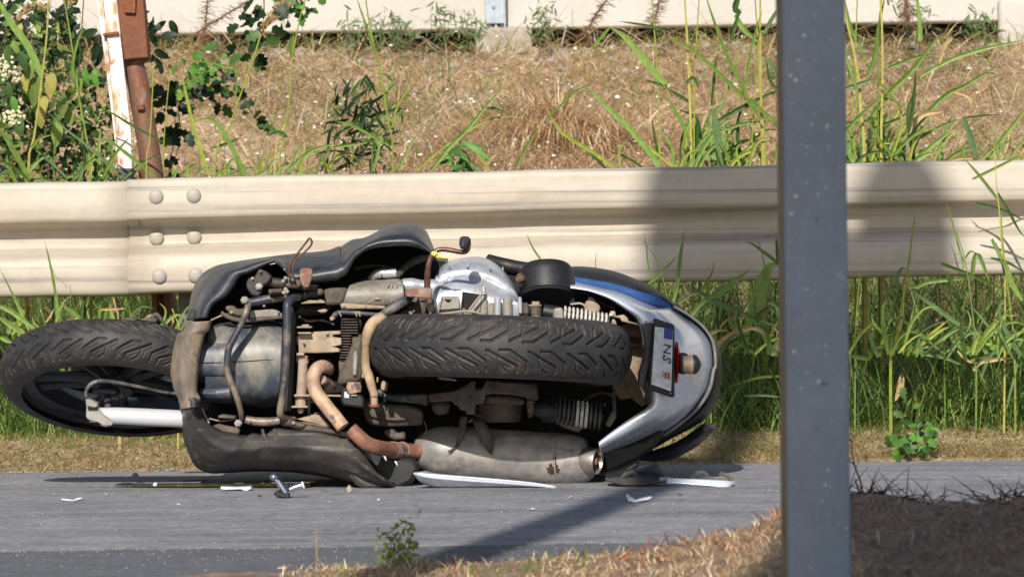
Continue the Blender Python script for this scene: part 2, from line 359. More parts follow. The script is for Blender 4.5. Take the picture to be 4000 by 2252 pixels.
beam(-8, xj+.03, .0045, -.004).build('beam', M['rail'], rail, solid=.003, smooth=60)
beam(xj, 4.2, -.001, .0).build('beam', M['rail'], rail, solid=.003, smooth=60)
beam(4.0, 9, .0035, -.004).build('beam', M['rail'], rail, solid=.003, smooth=60)
me = None
for (px, py, dd) in [(610, 768, -.002), (757, 764, -.002), (611, 927, .076), (758, 923, .076), (622, 1078, -.003), (764, 1074, -.003)]:
    c = W(px, py, 1.93+dd-.004)
    if me is None:
        o = MB().lathe([(.0195, 0), (.0200, .0015), (.0192, .003), (.016, .006), (.010, .0085), (.0045, .0095), (.002, .0093)], (0, 0, 0), (0, -1, 0), 24).build('bolt', M['bolt'], rail, smooth=50); me = o.data
    else: o = link('bolt', me, None, rail, None)
    o.matrix_parent_inverse = WORLD[rail.name].inverted(); o.location = c
for x in (W(727, 1200, 2.05).x, W(727, 1200, 2.05).x+4, W(727, 1200, 2.05).x-4):
    b = MB(); b.box((x, 2.045, .2), (.020, .004, .32)); b.box((x, 2.10, .2), (.004, .05, .32)); b.build('rail_post', mat('post_grey', (.14, .135, .12), .7, .2) if 'pg' not in M else M['pg'], rail, bevel=.002)

# ------------------------------------------------------------------ leaning sign posts behind the rail
M['rust'] = mat('rust', (.25, .085, .035), .85, col2=(.15, .065, .04), scale=14, lo=.35, hi=.7, stretch=(1, 1, .35), spots=[((.36, .13, .04), 30, .58, .72)], bump=.4, bscale=160)
M['rustpipe'] = mat('rusty_blue_pipe', (.19, .105, .075), .6, .2, col2=(.25, .095, .05), scale=13, lo=.45, hi=.6, spots=[((.06, .07, .14), 9, .56, .64), ((.25, .22, .22), 22, .62, .72)], bump=.3, bscale=120, stretch=(1, 1, .4))
M['whiterust'] = mat('white_rusted_paint', (.78, .76, .72), .55, col2=(.45, .2, .08), scale=26, lo=.56, hi=.64, spots=[((.50, .30, .12), 12, .57, .66)], bump=.3, bscale=140, stretch=(1, 1, .5))
pp = empty('rusty_pipe_post', W(630, 1250, 2.5), 'leaning round rusty pipe post with a brown box clamp behind the guard rail', 'post')
MB().tube([W(506, 190, 2.5), W(540, 330, 2.5), W(578, 560, 2.5), W(598, 700, 2.5), W(640, 1150, 2.5), W(660, 1400, 2.5)], [.030, .031, .031, .032, .033, .034], 20).build('pipe', M['rustpipe'], pp)
MB().tube([W(538, 232, 2.5), W(542, 250, 2.5)], .036, 20).build('collar', M['rustpipe'], pp)
MB().tube([W(550, 410, 2.462), W(552, 428, 2.462)], [.011, .011], 12).build('weld', M['rust'], pp)
MB().prism(K('A', (885, -60), (1090, -60), (1110, 120), (1138, 445), (1030, 452), (945, 462)), 2.44, 2.54).build('box_clamp', M['rust'], pp, bevel=.005)
MB().prism(K('A', (943, -30), (1040, -30), (1035, 105), (950, 100)), 2.425, 2.439).build('slot_plate', M['rust'], pp, bevel=.003)
MB().prism(K('A', (785, 255), (905, 240), (908, 262), (788, 275)), 2.405, 2.46).build('strap', M['rust'], pp, bevel=.001)
wp = empty('white_angle_post', W(500, 900, 2.45), 'leaning white painted angle post with rust spots beside the rusty pipe', 'post')
MB().prism(K('A', (785, -60), (878, -60), (935, 400), (968, 700), (1000, 1000), (1010, 1290), (905, 1290), (885, 1000), (845, 560)), 2.42, 2.426).build('front_flange', M['whiterust'], wp, bevel=.0015)
MB().prism(K('A', (730, -60), (783, -60), (843, 560), (884, 1000), (904, 1290), (896, 1290), (870, 1000), (800, 450)), 2.43, 2.47).build('side_flange', M['whiterust'], wp, bevel=.0015)
MB().prism(K('A', (905, 1291), (1012, 1291), (1030, 2200), (930, 2200)), 2.42, 2.426).build('lower_end', mat('black_paint_band', (.05, .055, .075), .6, col2=(.12, .11, .12), scale=20), wp, bevel=.0015)
M['pg'] = M['rust']
hb = empty('rusty_short_post', W(625, 1500, 2.2), 'short rusty channel post under the rail beside its splice bolts', 'post')
b = MB(); b.prism([(590, 1120), (612, 1120), (616, 1330), (596, 1330)], 2.14, 2.19); b.prism([(640, 1120), (662, 1120), (668, 1330), (646, 1330)], 2.15, 2.19); b.prism([(612, 1100), (640, 1100), (646, 1800), (616, 1800)], 2.195, 2.2)
b.build('channel', M['rust'], hb, bevel=.002)

# ------------------------------------------------------------------ grey square post in the near foreground
M['greypaint'] = mat('grey_powder_coat', (.265, .335, .42), .45, .0, fvar=.08, col2=(.23, .29, .37), scale=4, lo=.35, hi=.7,
    spots=[((.46, .40, .33), 150, .64, .68), ((.05, .055, .07), 24, .68, .76)], rvar=.08, bump=.08, bscale=300, spec=.5)
M['brownside'] = mat('brown_post_side', (.26, .20, .13), .8, col2=(.17, .14, .10), scale=30, spots=[((.40, .30, .17), 150, .66, .70)], bump=.3, bscale=150)  # brown tone given to this one face only
fp = empty('square_steel_post', (W(3180, 2252, -5.5).x, -5.5, 0), 'square dark grey painted steel post standing upright in the near foreground', 'post')
rz = Matrix.Rotation(R(2.6), 3, 'Z')
c0 = W(3178, 1126, -5.5+.04); hw = .0402
pr_ = []
for (sx, sy) in ((-1, -1), (1, -1), (1, 1), (-1, 1)):
    for a in (0, 30, 60, 90):
        ang = R({(-1, -1): 180, (1, -1): 270, (1, 1): 0, (-1, 1): 90}[(sx, sy)]+a); q = Vector((sx*(hw-.005)+.005*math.cos(ang), sy*(hw-.005)+.005*math.sin(ang), 0)); pr_.append(rz @ q)
vs = []; n_ = len(pr_)
for z in (.06, 2.4):
    sh = (z-c0.z)*math.tan(R(0.0)); vs += [(c0.x+q.x+sh, c0.y+q.y, z) for q in pr_]
MB().add(vs, [(i, (i+1) % n_, n_+(i+1) % n_, n_+i) for i in range(n_)]+[tuple(range(n_))[::-1], tuple(range(n_, 2*n_))]).build('tube', M['greypaint'], fp, smooth=30)
lf = rz @ Vector((-hw-.0006, .002, 0))
for k in range(1):
    MB().box((c0.x+lf.x, c0.y+lf.y, 1.23), (.0006, hw-.006, 1.16), rz).build('brown_side', M['brownside'], fp)
# splashes of dried mud on its face
sp = MB(); random.seed(3)
for i in range(170):
    u = random.uniform(-hw+.006, hw-.003); z = random.uniform(.1, 1.15); r = random.choice([.0004, .0005, .0007, .0009, .0012, .0020])*random.uniform(.8, 1.3)
    q = rz @ Vector((u, -hw-.0002, 0)); sp.lathe([(r, 0), (r*.8, r*.3), (r*.1, r*.4)], (c0.x+q.x, c0.y+q.y, z), (0, -1, 0), 6)
sp.build('mud_specks', mat('dried_mud_specks', (.95, .9, .82), .7, col2=(.75, .6, .45), scale=40), fp, kind='stuff')

# ------------------------------------------------------------------ unseen shadow casters, added out of view
caster = empty('rail_shadow_caster', (-1.02, -8.2, 0), 'unseen pole inferred from its road shadow, with balls added to shade the rail', 'shadow caster')
M['castergrey'] = mat('caster_grey', (.2, .21, .22), .5, .4); M['shadow_ball'] = mat('caster_white', (.7, .7, .68), .4)
g0 = G(2150, 2050); LY = -7.0; LX = g0.x-(g0.y-LY)*SUN.x/SUN.y
caster.location = (LX, LY, 0); WORLD[caster.name] = Matrix.Translation((LX, LY, 0))
def back(p, y): k = (p.y-y)/SUN.y; return Vector((p.x-SUN.x*k, y, p.z-SUN.z*k))
A = back(W(2880, 930, 1.93), LY); B = back(W(3530, 930, 1.93), LY); C_ = back(W(3300, 1010, 1.93), LY)
b = MB(); b.tube([(LX, LY, 0), (LX, LY, 1.2), (LX, LY, A.z-.25)], [.072, .070, .068], 16); b.tube([(LX, LY, 0), (LX, LY, .25)], .09, 16)
b.tube([(LX, LY, A.z-.6), (A.x, LY, A.z-.45), (B.x, LY, B.z-.4)], .035, 10); b.tube([(B.x, LY, B.z-.4), (B.x, LY, B.z-.15)], .04, 10)
b.build('caster_pole', M['castergrey'], caster)
def shadow_ball(c, rx, rz_): MB().lathe([(rx*math.sin(t), -rz_*math.cos(t)) for t in np.linspace(.05, math.pi-.05, 16)], c, (0, 0, 1), 24).build('shadow_ball', M['shadow_ball'], caster)
shadow_ball(A, .27, .36); shadow_ball(B, .15, .25); shadow_ball(C_+Vector((0, .0, -.05)), .16, .10)  # balls added to shape the soft shadow on the rail
sg = empty('mound_shade_board', (0, -12.6, 0), 'large blank unseen board on two posts, added to shade the near post and mound', 'sign')
xl = .485-SUN.x/SUN.y*9.05
b = MB(); b.box(((xl+2.6)/2, -12.6, 4.80), ((2.6-xl)/2, .02, .955)); b.build('board', M['castergrey'], sg, bevel=.01)  # unseen board, added to keep the near post and right mound in shade
for x in (xl+.35, 2.2): MB().box((x, -12.66, 2.85), (.05, .035, 2.9)).build('post', M['castergrey'], sg)
# ------------------------------------------------------------------ grass and weeds
M['blade'] = leafmat('grass_blades', trans=.25, rough=.55)
M['straw'] = leafmat('straw_blades', trans=.12, rough=.7)
GREENS = [(.14, .24, .045), (.23, .33, .075), (.075, .15, .03), (.34, .38, .11)]
STRAWS = [(.52, .38, .17), (.40, .26, .11), (.62, .50, .27), (.30, .18, .085)]
BROWNS = [(.54, .34, .18), (.42, .24, .12), (.74, .54, .32), (.86, .71, .50), (.24, .13, .07)]
def scat(n, x0, x1, y0, y1, yb=None, dens=None):
    x = RNG.uniform(x0, x1, n*(3 if dens else 1)); y = RNG.uniform(y0, y1, len(x)) if yb is None else y0+(y1-y0)*RNG.beta(*yb, len(x))
    if dens is not None:
        k = RNG.uniform(0, 1, len(x)) < dens(x, y); x, y = x[k][:n], y[k][:n]
    return np.stack([x, y, ZT(x, y)-.004], 1)
XE = 2.5
edge = lambda x: 1.22+.055*(np.clip(x, -3, 3)+1.2)
# dry mown edge strip
P = scat(46000, -XE, XE, 0, .95, yb=(1.0, 1.9)); P[:, 1] *= 1-.35*smooth(-.5, .8, P[:, 0]); P[:, 1] += edge(P[:, 0])+.01; P[:, 2] = ZT(P[:, 0], P[:, 1])
n = len(P); blades('dry_edge_grass', P, RNG.uniform(.016, .07, n), RNG.uniform(.0009, .0022, n), M['straw'], pick(STRAWS+[(.22, .30, .07)], [.27, .23, .15, .1, .25], n), lean=1.6, curl=1.6, lmin=.6, kind='stuff')
# lying straw
P = scat(1600, -XE, XE, 0, .45, yb=(1.2, 1.6)); P[:, 1] += edge(P[:, 0])-.03; P[:, 2] = ZT(P[:, 0], P[:, 1])+.006
n = len(P); blades('lying_straw', P, RNG.uniform(.06, .18, n), RNG.uniform(.0022, .0045, n), M['straw'], pick(STRAWS, [.3, .2, .4, .1], n), lean=1.6, curl=.12, lmin=1.36, kind='stuff')
# short green turf growing taller toward the rail
P = scat(62000, -XE, XE, .10, 1.15, yb=(1.2, 1.0)); t = P[:, 1]/1.15; P[:, 1] += edge(P[:, 0]); P[:, 2] = ZT(P[:, 0], P[:, 1])
n = len(P); h = .025+(.012+.16*smooth(.35, 1, t))*RNG.uniform(.4, 1.1, n)*(1+.35*nz(P[:, 0], P[:, 1], 1.5))
mixc = pick(GREENS+[(.40, .42, .15)], [.30, .28, .20, .10, .12], n); dry = pick(STRAWS, [.3, .3, .2, .2], n); k = (RNG.uniform(0, 1, n) < np.clip(.66-.55*t+.25*nz(P[:, 0]+3, P[:, 1], 1.2)-.16*smooth(-.2, 1, P[:, 0]), .14, .85))[:, None]
h = np.where(k[:, 0], np.minimum(h, .055), h)
blades('verge_grass', P, h, RNG.uniform(.0011, .0028, n), M['blade'], np.where(k, dry, mixc), lean=1.45, curl=1.9, lmin=.15, kind='stuff')
# rank growth under and behind the rail
P = scat(30000, -XE, XE, 2.0, 4.0, yb=(1.0, 1.5)); n = len(P)
blades('rank_grass', P, RNG.uniform(.08, .40, n), RNG.uniform(.002, .006, n), M['blade'], pick(GREENS+[(.50, .42, .18), (.03, .06, .015)], [.30, .16, .24, .10, .03, .17], n), lean=1.35, curl=.8, segs=3, kind='stuff')
P = scat(3000, -XE, XE, 1.75, 2.05); n = len(P)
blades('rail_foot_grass', P, RNG.uniform(.10, .30, n), RNG.uniform(.002, .006, n), M['blade'], pick(GREENS+[(.50, .42, .16)], [.32, .3, .24, .12, .02], n), lean=.9, curl=1.0, kind='stuff')
# dry thatch over the bank, in drifts
dn = lambda x, y: np.clip(.82+.55*nz(x*.8, y*.9+2, .9)+.25*nz(x, y, 2.7)-.35*smooth(1.6, 2.6, x), .06, 1)
P = scat(150000, -XE, XE, 3.0, 7.7, dens=dn); n = len(P)
blades('dry_thatch', P, RNG.uniform(.03, .13, n), RNG.uniform(.002, .0042, n), M['straw'], pick(BROWNS+[(.72, .56, .30)], [.26, .22, .18, .10, .08, .16], n, .3)*(1+.38*nz(P[:, 0]*.7, P[:, 1]*.8+1, 1.3))[:, None], lean=1.6, curl=1.5, lmin=.55, segs=2, kind='stuff')
P = scat(17000, -XE, XE, 3.0, 7.7, dens=dn); P[:, 2] += .03; n = len(P)
blades('dry_stalks', P, RNG.uniform(.15, .5, n), RNG.uniform(.002, .0042, n), M['straw'], pick(BROWNS[2:4]+STRAWS[:1], [.3, .45, .25], n), lean=1.62, curl=.5, lmin=1.0, kind='stuff')
P = scat(9000, -XE, XE, 3.2, 7.8, dens=lambda x, y: np.clip(.28+.6*nz(x+1.3, y*.7, 1.1)+.35*smooth(6.2, 7.6, y), 0, 1)); n = len(P)
blades('bank_green_tufts', P, RNG.uniform(.03, .13, n), RNG.uniform(.002, .0045, n), M['blade'], pick(GREENS+[(.36, .34, .12)], [.3, .2, .2, .15, .15], n), lean=.9, curl=.6, kind='stuff')
# hummock of hanging hay in the middle of the bank
hc = W(2180, 330, 6.0); N = 2600; a = RNG.uniform(0, 2*np.pi, N); r = np.abs(RNG.normal(0, .42, N)); P = np.stack([hc.x+r*np.cos(a)*1.3, 5.7+r*np.sin(a)*.6, 0*a], 1)
P[:, 2] = ZT(P[:, 0], P[:, 1])+.13*np.exp(-(r/.34)**2)*(1+.5*nz(P[:, 0], P[:, 1], 3)); blades('hay_hummock', P, RNG.uniform(.08, .26, N), RNG.uniform(.0022, .004, N), M['straw'], pick(BROWNS, [.26, .22, .26, .18, .08], N), lean=1.6, curl=1.7, lmin=.3, az=np.where(RNG.uniform(0, 1, N) < .6, a, RNG.uniform(0, 6.3, N)), kind='stuff')
# near verge: litter of straw, reddish stems, weeds
def nearP(n, x0, x1, y0, y1):
    x = RNG.uniform(x0, x1, n); y = RNG.uniform(y0, y1, n); return np.stack([x, y, ZT(x, y)], 1)
P = nearP(19000, -.40, .49, -5.3, -3.16); n = len(P); k = RNG.uniform(0, 1, n) < smooth(-.45, -.28, P[:, 0])*np.where((P[:, 0] > -.06) & (P[:, 0] < .03), .25, 1); P = P[k]; n = len(P)
blades('near_litter', P, RNG.uniform(.008, .034, n), RNG.uniform(.0009, .0022, n), M['straw'], pick([(.72, .52, .29), (.50, .28, .13), (.38, .15, .07), (.80, .64, .40)], [.40, .20, .08, .32], n), lean=1.6, curl=1.2, lmin=.35, kind='stuff')
P = nearP(420, .16, .48, -3.9, -3.18); n = len(P)
blades('red_stems', P, RNG.uniform(.02, .06, n), RNG.uniform(.0016, .0032, n), M['straw'], pick([(.40, .10, .05), (.48, .19, .10), (.30, .13, .07)], [.4, .3, .3], n), lean=1.6, curl=.5, lmin=.7, kind='stuff')
P = nearP(700, -.3, .46, -3.9, -3.25); n = len(P); k = nz(P[:, 0]*3, P[:, 1]*2, 1.4) > .35; P = P[k]; n = len(P)
blades('near_green_sprigs', P, RNG.uniform(.012, .03, n), RNG.uniform(.002, .004, n), M['blade'], pick([(.16, .24, .05), (.25, .3, .09)], [.6, .4], n), lean=1.0, curl=.5, kind='stuff')
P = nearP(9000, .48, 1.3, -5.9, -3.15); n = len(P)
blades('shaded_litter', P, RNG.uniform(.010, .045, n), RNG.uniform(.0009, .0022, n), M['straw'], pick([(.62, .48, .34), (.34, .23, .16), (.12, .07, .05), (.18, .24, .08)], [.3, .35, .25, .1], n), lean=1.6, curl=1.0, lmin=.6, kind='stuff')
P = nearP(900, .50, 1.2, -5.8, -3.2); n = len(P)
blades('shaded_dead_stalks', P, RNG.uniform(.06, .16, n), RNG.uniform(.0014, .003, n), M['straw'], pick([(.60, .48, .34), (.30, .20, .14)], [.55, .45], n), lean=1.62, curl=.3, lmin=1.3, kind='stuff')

# ---- single blades, stems and plants drawn one by one
def ribbon(pts, w, m, name, parent, fold=.25, twist=0, **pr):
    """leaf blade along (px, py, d) with a folded keel; w = pixel width list or number"""
    n = max(7, 3*len(pts)); Q = spline([(p[0], p[1], p[2]*1500) for p in pts], n); vs = []
    for i, q in enumerate(Q):
        t = i/(n-1); d = q[2]/1500; ww = (w if not hasattr(w, '__len__') else np.interp(t, np.linspace(0, 1, len(w)), w))
        if not hasattr(w, '__len__'): ww = .85*w*np.interp(t, [0, .15, .5, .85, 1], [.6, .95, 1, .55, .06])
        a, b = Q[max(i-1, 0)], Q[min(i+1, n-1)]; dx, dy = b[0]-a[0], b[1]-a[1]; l = math.hypot(dx, dy) or 1; nx, ny = -dy/l, dx/l
        for s_, dd in ((-1, 0), (0, fold), (1, 0)):
            vs.append(W(q[0]+nx*ww/2*s_, q[1]+ny*ww/2*s_, d+(dd-(fold*.6 if s_ < 0 else 0))*ww*MM(d)))
    fs = [(3*i+j, 3*i+j+1, 3*i+j+4, 3*i+j+3) for i in range(n-1) for j in range(2)]
    return MB().add(vs, fs).build(name, m, parent, smooth=60, **pr)
def shade(name, c, tr=.25): return leafmat(name, trans=tr, rough=.5, colour=c, var=.12)
BL = [shade('blade_green', (.17, .27, .05)), shade('blade_yellow_green', (.33, .40, .07)), shade('blade_dark_green', (.07, .13, .03)), shade('blade_tan', (.55, .40, .20)), shade('stem_yellow', (.55, .50, .13)), shade('blade_fresh', (.24, .36, .09)), shade('blade_bluegreen', (.15, .24, .10))]
def tallgrass(label, c, d, stems, leaves, group=None, plumes=()):
    allp = K(c, *(stems[0][0] if stems else leaves[0][0])); b0 = W(allp[0][0], allp[0][1], d)
    root = empty('tall_grass_plant', (b0.x, b0.y, float(ZT(b0.x, d))), label, 'grass plant', group)
    def ext(pts, dd):
        P = [(p[0], p[1], dd+(p[2] if len(p) > 2 else 0)) for p in K(c, *pts)]; return P
    for s in stems:
        pts, w, m = s[:3]; dd = d+(s[3] if len(s) > 3 else 0); P = ext(pts, dd)
        gz = W(P[0][0], P[0][1], dd); zt = float(ZT(gz.x, dd))                   # carry the stem down to the soil
        if gz.z > zt+.02 and not (len(s) > 4): P = [(P[0][0]+random.uniform(-10, 10), P[0][1]+(gz.z-zt)/MM(dd), dd)]+P
        Q = spline([(p[0], p[1], p[2]*1500) for p in P], 4*len(P)); n = len(Q)
        MB().tube([W(q[0], q[1], q[2]/1500) for q in Q], [w*MM(dd)/2*(1-.55*i/n) for i in range(n)], 6).build('stem', BL[m], root)
    for s in leaves:
        pts, w, m = s[:3]; dd = d+(s[3] if len(s) > 3 else random.uniform(-.05, .05)); ribbon(ext(pts, dd), w, BL[m], 'blade', root)
    for pts in plumes:
        P = ext(pts, d); Q = spline(P, 26); b = MB()
        for q in Q:
            for k in range(3):
                a = random.uniform(-.9, .9); l = random.uniform(12, 34); t0 = W(q[0], q[1], q[2]); t1 = W(q[0]+l*math.sin(a)+6, q[1]-l*math.cos(a)*.8, q[2]+random.uniform(-.02, .02)); b.tube([t0, (t0+t1)/2, t1], [.0007, .0022, .0006], 4)
        b.build('seed_head', BL[3], root, kind='stuff')
tallgrass('tall yellow stemmed grass with a wide blade crossing the top left corner', 'A', 2.35,
    [([(215, 1380), (250, 1120), (290, 850), (325, 560), (360, 250), (372, -60)], 15, 4)],
    [([(322, 600), (270, 470), (200, 330), (100, 200), (0, 30), (-60, -80)], 34, 5), ([(225, 1375), (150, 1230), (60, 1080), (-20, 960)], 26, 0), ([(240, 1130), (300, 1060), (400, 1030)], 14, 0), ([(215, 1375), (120, 1290), (-10, 1220)], 16, 2)])
tallgrass('pair of slim green grass stems left of the white angle post', 'A', 2.4,
    [([(690, 1350), (650, 1000), (600, 720), (560, 420), (500, 40), (480, -60)], 12, 1), ([(415, 1370), (420, 1150), (425, 1050)], 18, 0), ([(640, 1000), (600, 700), (620, 300), (640, 0)], 10, 2)],
    [([(560, 1370), (640, 1290), (700, 1230), (820, 1150)], 20, 0), ([(760, 1350), (755, 1180), (765, 1030), (775, 960)], 18, 5), ([(560, 620), (555, 480), (590, 330), (640, 200)], 16, 0), ([(970, 1375), (800, 1230), (650, 1100), (480, 970), (360, 850)], 14, 6), ([(520, 1370), (420, 1270), (300, 1170), (220, 1100)], 12, 6)],
    plumes=[[(350, 80), (250, 60), (170, 110), (120, 180)], [(520, 60), (560, 10), (640, -30)]])
tallgrass('grass blade leaning across the foot of the rusty pipe post', 'A', 2.30,
    [([(1120, 1370), (1140, 1150), (1160, 850), (1170, 620), (1180, 470)], 11, 1)],
    [([(1195, 1355), (1050, 1240), (900, 1120), (780, 1020)], 18, 0, 0), ([(1240, 1085), (1100, 1010), (960, 930), (840, 860), (700, 850)], 12, 2, 0), ([(780, 1370), (850, 1230), (930, 1120), (990, 1050)], 16, 0, 0)])
tallgrass('tall grass with drooping tan plume rising in front of the bank near the vine', 'A', 2.5,
    [([(1640, 1340), (1740, 1020), (1850, 700), (1930, 480), (2000, 250)], 14, 1), ([(1250, 1340), (1260, 1000), (1280, 760), (1300, 560)], 9, 1)],
    [([(1890, 1345), (1800, 1180), (1720, 1030), (1640, 930), (1560, 910), (1470, 945)], 24, 5), ([(1600, 1345), (1500, 1040), (1440, 800), (1380, 520)], 18, 1), ([(1800, 760), (1810, 640), (1800, 530), (1650, 490), (1450, 460)], 9, 0), ([(1380, 1345), (1460, 1280), (1540, 1230)], 14, 0), ([(1830, 1060), (1700, 1110), (1600, 1140)], 12, 2)],
    plumes=[[(1990, 290), (2060, 120), (2150, 40), (2220, 60)], [(2010, 220), (2100, 150)]])
tallgrass('slender yellow stemmed grass right of the drooping plume', 'A', 2.45,
    [([(2140, 1330), (2160, 1150), (2190, 930), (2225, 650), (2240, 430), (2300, 120), (2360, -60)], 12, 1), ([(2100, 1330), (2160, 1000), (2180, 950)], 14, 4)],
    [([(2170, 1330), (2340, 1180), (2440, 1130), (2620, 1090)], 14, 0), ([(2560, 1340), (2480, 1240), (2420, 1150)], 12, 0), ([(2240, 440), (2230, 340), (2250, 260)], 26, 0), ([(2200, 1050), (2140, 1010), (2040, 1040)], 16, 2)])
tallgrass('yellow green grass stem standing beside the dark leaved weed', 'B', 2.45,
    [([(460, 1310), (440, 1000), (400, 780), (370, 560), (310, 330), (260, 60), (250, -60)], 13, 1), ([(300, 1310), (300, 1130)], 12, 0)],
    [([(450, 980), (490, 820), (560, 700), (630, 560)], 9, 1), ([(430, 1110), (300, 1040), (150, 960), (0, 920)], 15, 0), ([(310, 1310), (360, 1100), (380, 1010)], 14, 5), ([(500, 1310), (580, 1130), (650, 1020)], 12, 5), ([(-5, 1130), (120, 1110), (280, 1090)], 14, 0), ([(320, 420), (280, 260), (220, 100), (180, -30)], 10, 0)])
tallgrass('two long arching blades crossing behind the middle of the rail', 'B', 2.35,
    [], [([(750, 1305), (900, 1120), (1040, 980), (1160, 830), (1300, 670)], 20, 5), ([(640, 1305), (800, 1160), (960, 1050), (1120, 950), (1320, 890), (1480, 900)], 13, 1), ([(1160, 830), (1230, 830), (1320, 860)], 14, 2)])
tallgrass('long blade with a tan tip slanting down to the rail left of the grass clump', 'B', 2.4,
    [], [([(2160, 1285), (2000, 1170), (1900, 1110), (1760, 1020), (1690, 930), (1630, 810)], 18, 1), ([(1395, 1300), (1480, 1130), (1600, 950)], 12, 0), ([(2090, 1290), (1960, 1160), (1870, 1090)], 14, 2), ([(1200, 1300), (1150, 1230), (1090, 1160)], 12, 1), ([(2370, 1280), (2240, 1200), (2110, 1160)], 12, 2)])
tallgrass('broad arching blades at the left side of the grass clump by the grey post', 'B', 2.38,
    [([(2500, 1275), (2500, 1000), (2495, 800), (2480, 500), (2450, 100), (2440, -60)], 11, 1)],
    [([(2500, 1275), (2380, 1110), (2240, 950), (2080, 800), (1940, 660)], 28, 5), ([(1940, 660), (1860, 700), (1700, 850), (1620, 930)], 12, 0), ([(2560, 660), (2450, 540), (2330, 390), (2230, 280), (2120, 210)], 34, 5), ([(2120, 210), (2050, 290), (1960, 410)], 14, 0), ([(2560, 240), (2420, 200), (2300, 180), (2190, 165)], 12, 2), ([(2560, 660), (2480, 640), (2400, 615)], 14, 2), ([(2500, 1230), (2470, 1080), (2440, 910)], 12, 2), ([(2200, 1280), (2190, 1150), (2240, 1080)], 12, 1)])
def clump(label, stems, leaves, fill, d=2.4, c='C'):
    tallgrass(label, c, d, stems, leaves)
clump('dense clump of tall green grass just left of the grey square post',
    [([(185, 1195), (180, 900), (165, 500), (150, 200), (135, -60)], 17, 4), ([(205, 1195), (205, 800), (215, 400), (245, -60)], 11, 1), ([(240, 1195), (300, 950), (430, 700), (500, 450), (560, 300)], 15, 5)],
    [([(170, 1000), (100, 850), (0, 680)], 20, 0), ([(180, 740), (100, 690), (0, 630)], 16, 2), ([(820, 900), (650, 760), (500, 640), (300, 450), (150, 330), (-40, 260)], 20, 0), ([(690, 860), (600, 740), (540, 590), (440, 400), (330, 100), (280, -60)], 18, 0), ([(380, 870), (520, 790), (700, 700), (830, 640)], 22, 2), ([(380, 950), (560, 890), (800, 870)], 14, 0), ([(330, 760), (350, 560), (370, 370)], 14, 2), ([(540, 100), (500, 60), (540, -60)], 30, 2), ([(500, 110), (560, 210), (650, 290), (660, 310)], 24, 5), ([(470, 290), (500, 180), (540, 60)], 18, 2), ([(370, 1000), (420, 1080), (480, 1190)], 18, 0), ([(340, 790), (370, 900), (390, 1010), (430, 1100)], 24, 6), ([(240, 1190), (220, 1000), (230, 830)], 26, 2), ([(150, 600), (200, 560), (245, 640)], 16, 2), ([(60, 1190), (40, 1050), (-20, 950)], 14, 5)], 0)
clump('tall grass with thick yellow stems touching the left edge of the grey post',
    [([(700, 1180), (690, 900), (685, 500), (680, 200), (680, -60)], 18, 4), ([(715, 1180), (700, 880), (675, 600), (665, 300), (640, -40)], 13, 1), ([(620, 1180), (640, 700), (650, 400)], 9, 1)],
    [([(820, 560), (760, 470), (700, 400)], 20, 6), ([(800, 80), (740, 180), (700, 260)], 20, 6), ([(820, 640), (760, 600), (720, 430)], 16, 2), ([(700, 1180), (640, 1000), (600, 880)], 14, 2), ([(780, 1180), (800, 1100), (830, 1000)], 16, 5), ([(560, 700), (600, 450), (640, 250), (700, 60)], 12, 0)], 0)
clump('tall grass with pale yellow stems touching the right edge of the grey post',
    [([(1430, 1170), (1410, 900), (1390, 600), (1350, 350), (1300, 150), (1270, -60)], 20, 4), ([(1420, 1170), (1385, 850), (1360, 500), (1370, 200), (1380, -60)], 11, 5), ([(1360, 1170), (1340, 700), (1290, 350)], 12, 1)],
    [([(1280, 960), (1400, 830), (1560, 690)], 16, 0), ([(1280, 640), (1380, 610), (1500, 570)], 22, 6), ([(1290, 1150), (1330, 1100), (1420, 1060)], 14, 2), ([(1280, 360), (1360, 600), (1380, 760)], 16, 5), ([(1280, 880), (1400, 880), (1500, 840)], 12, 2), ([(1280, 0), (1330, 200), (1400, 330), (1440, 480)], 18, 0), ([(1350, 1170), (1310, 1080), (1270, 1010)], 24, 5)], 0)
clump('upright grass with two yellow stems and long arching blades right of the grey post',
    [([(1550, 1140), (1555, 800), (1560, 500), (1555, 200), (1540, -60)], 17, 4), ([(1530, 1150), (1525, 600), (1530, 200), (1560, -40)], 10, 0), ([(1830, 300), (1825, 150), (1800, -60)], 22, 5, 0, 1)],
    [([(1450, 880), (1600, 680), (1780, 500), (1900, 340), (1975, 240)], 26, 0), ([(1440, 560), (1500, 420), (1530, 200), (1580, -40)], 18, 0), ([(1600, 490), (1700, 450), (1850, 400), (1960, 395)], 16, 0), ([(1620, 1110), (1500, 950), (1430, 820)], 14, 0), ([(1700, 780), (1560, 620), (1470, 500)], 13, 0), ([(1450, 940), (1560, 900), (1680, 850), (1760, 790)], 16, 2), ([(1760, 980), (1850, 850), (2010, 690), (2150, 620), (2300, 530), (2400, 545)], 24, 0), ([(1830, 550), (1950, 480), (2100, 410), (2300, 350), (2576, 290)], 20, 5), ([(2230, 390), (2300, 410), (2350, 480)], 12, 0), ([(1745, 960), (1780, 750), (1800, 500)], 20, 2), ([(1740, 960), (1790, 880), (1860, 820), (2000, 800)], 30, 3)], 0)
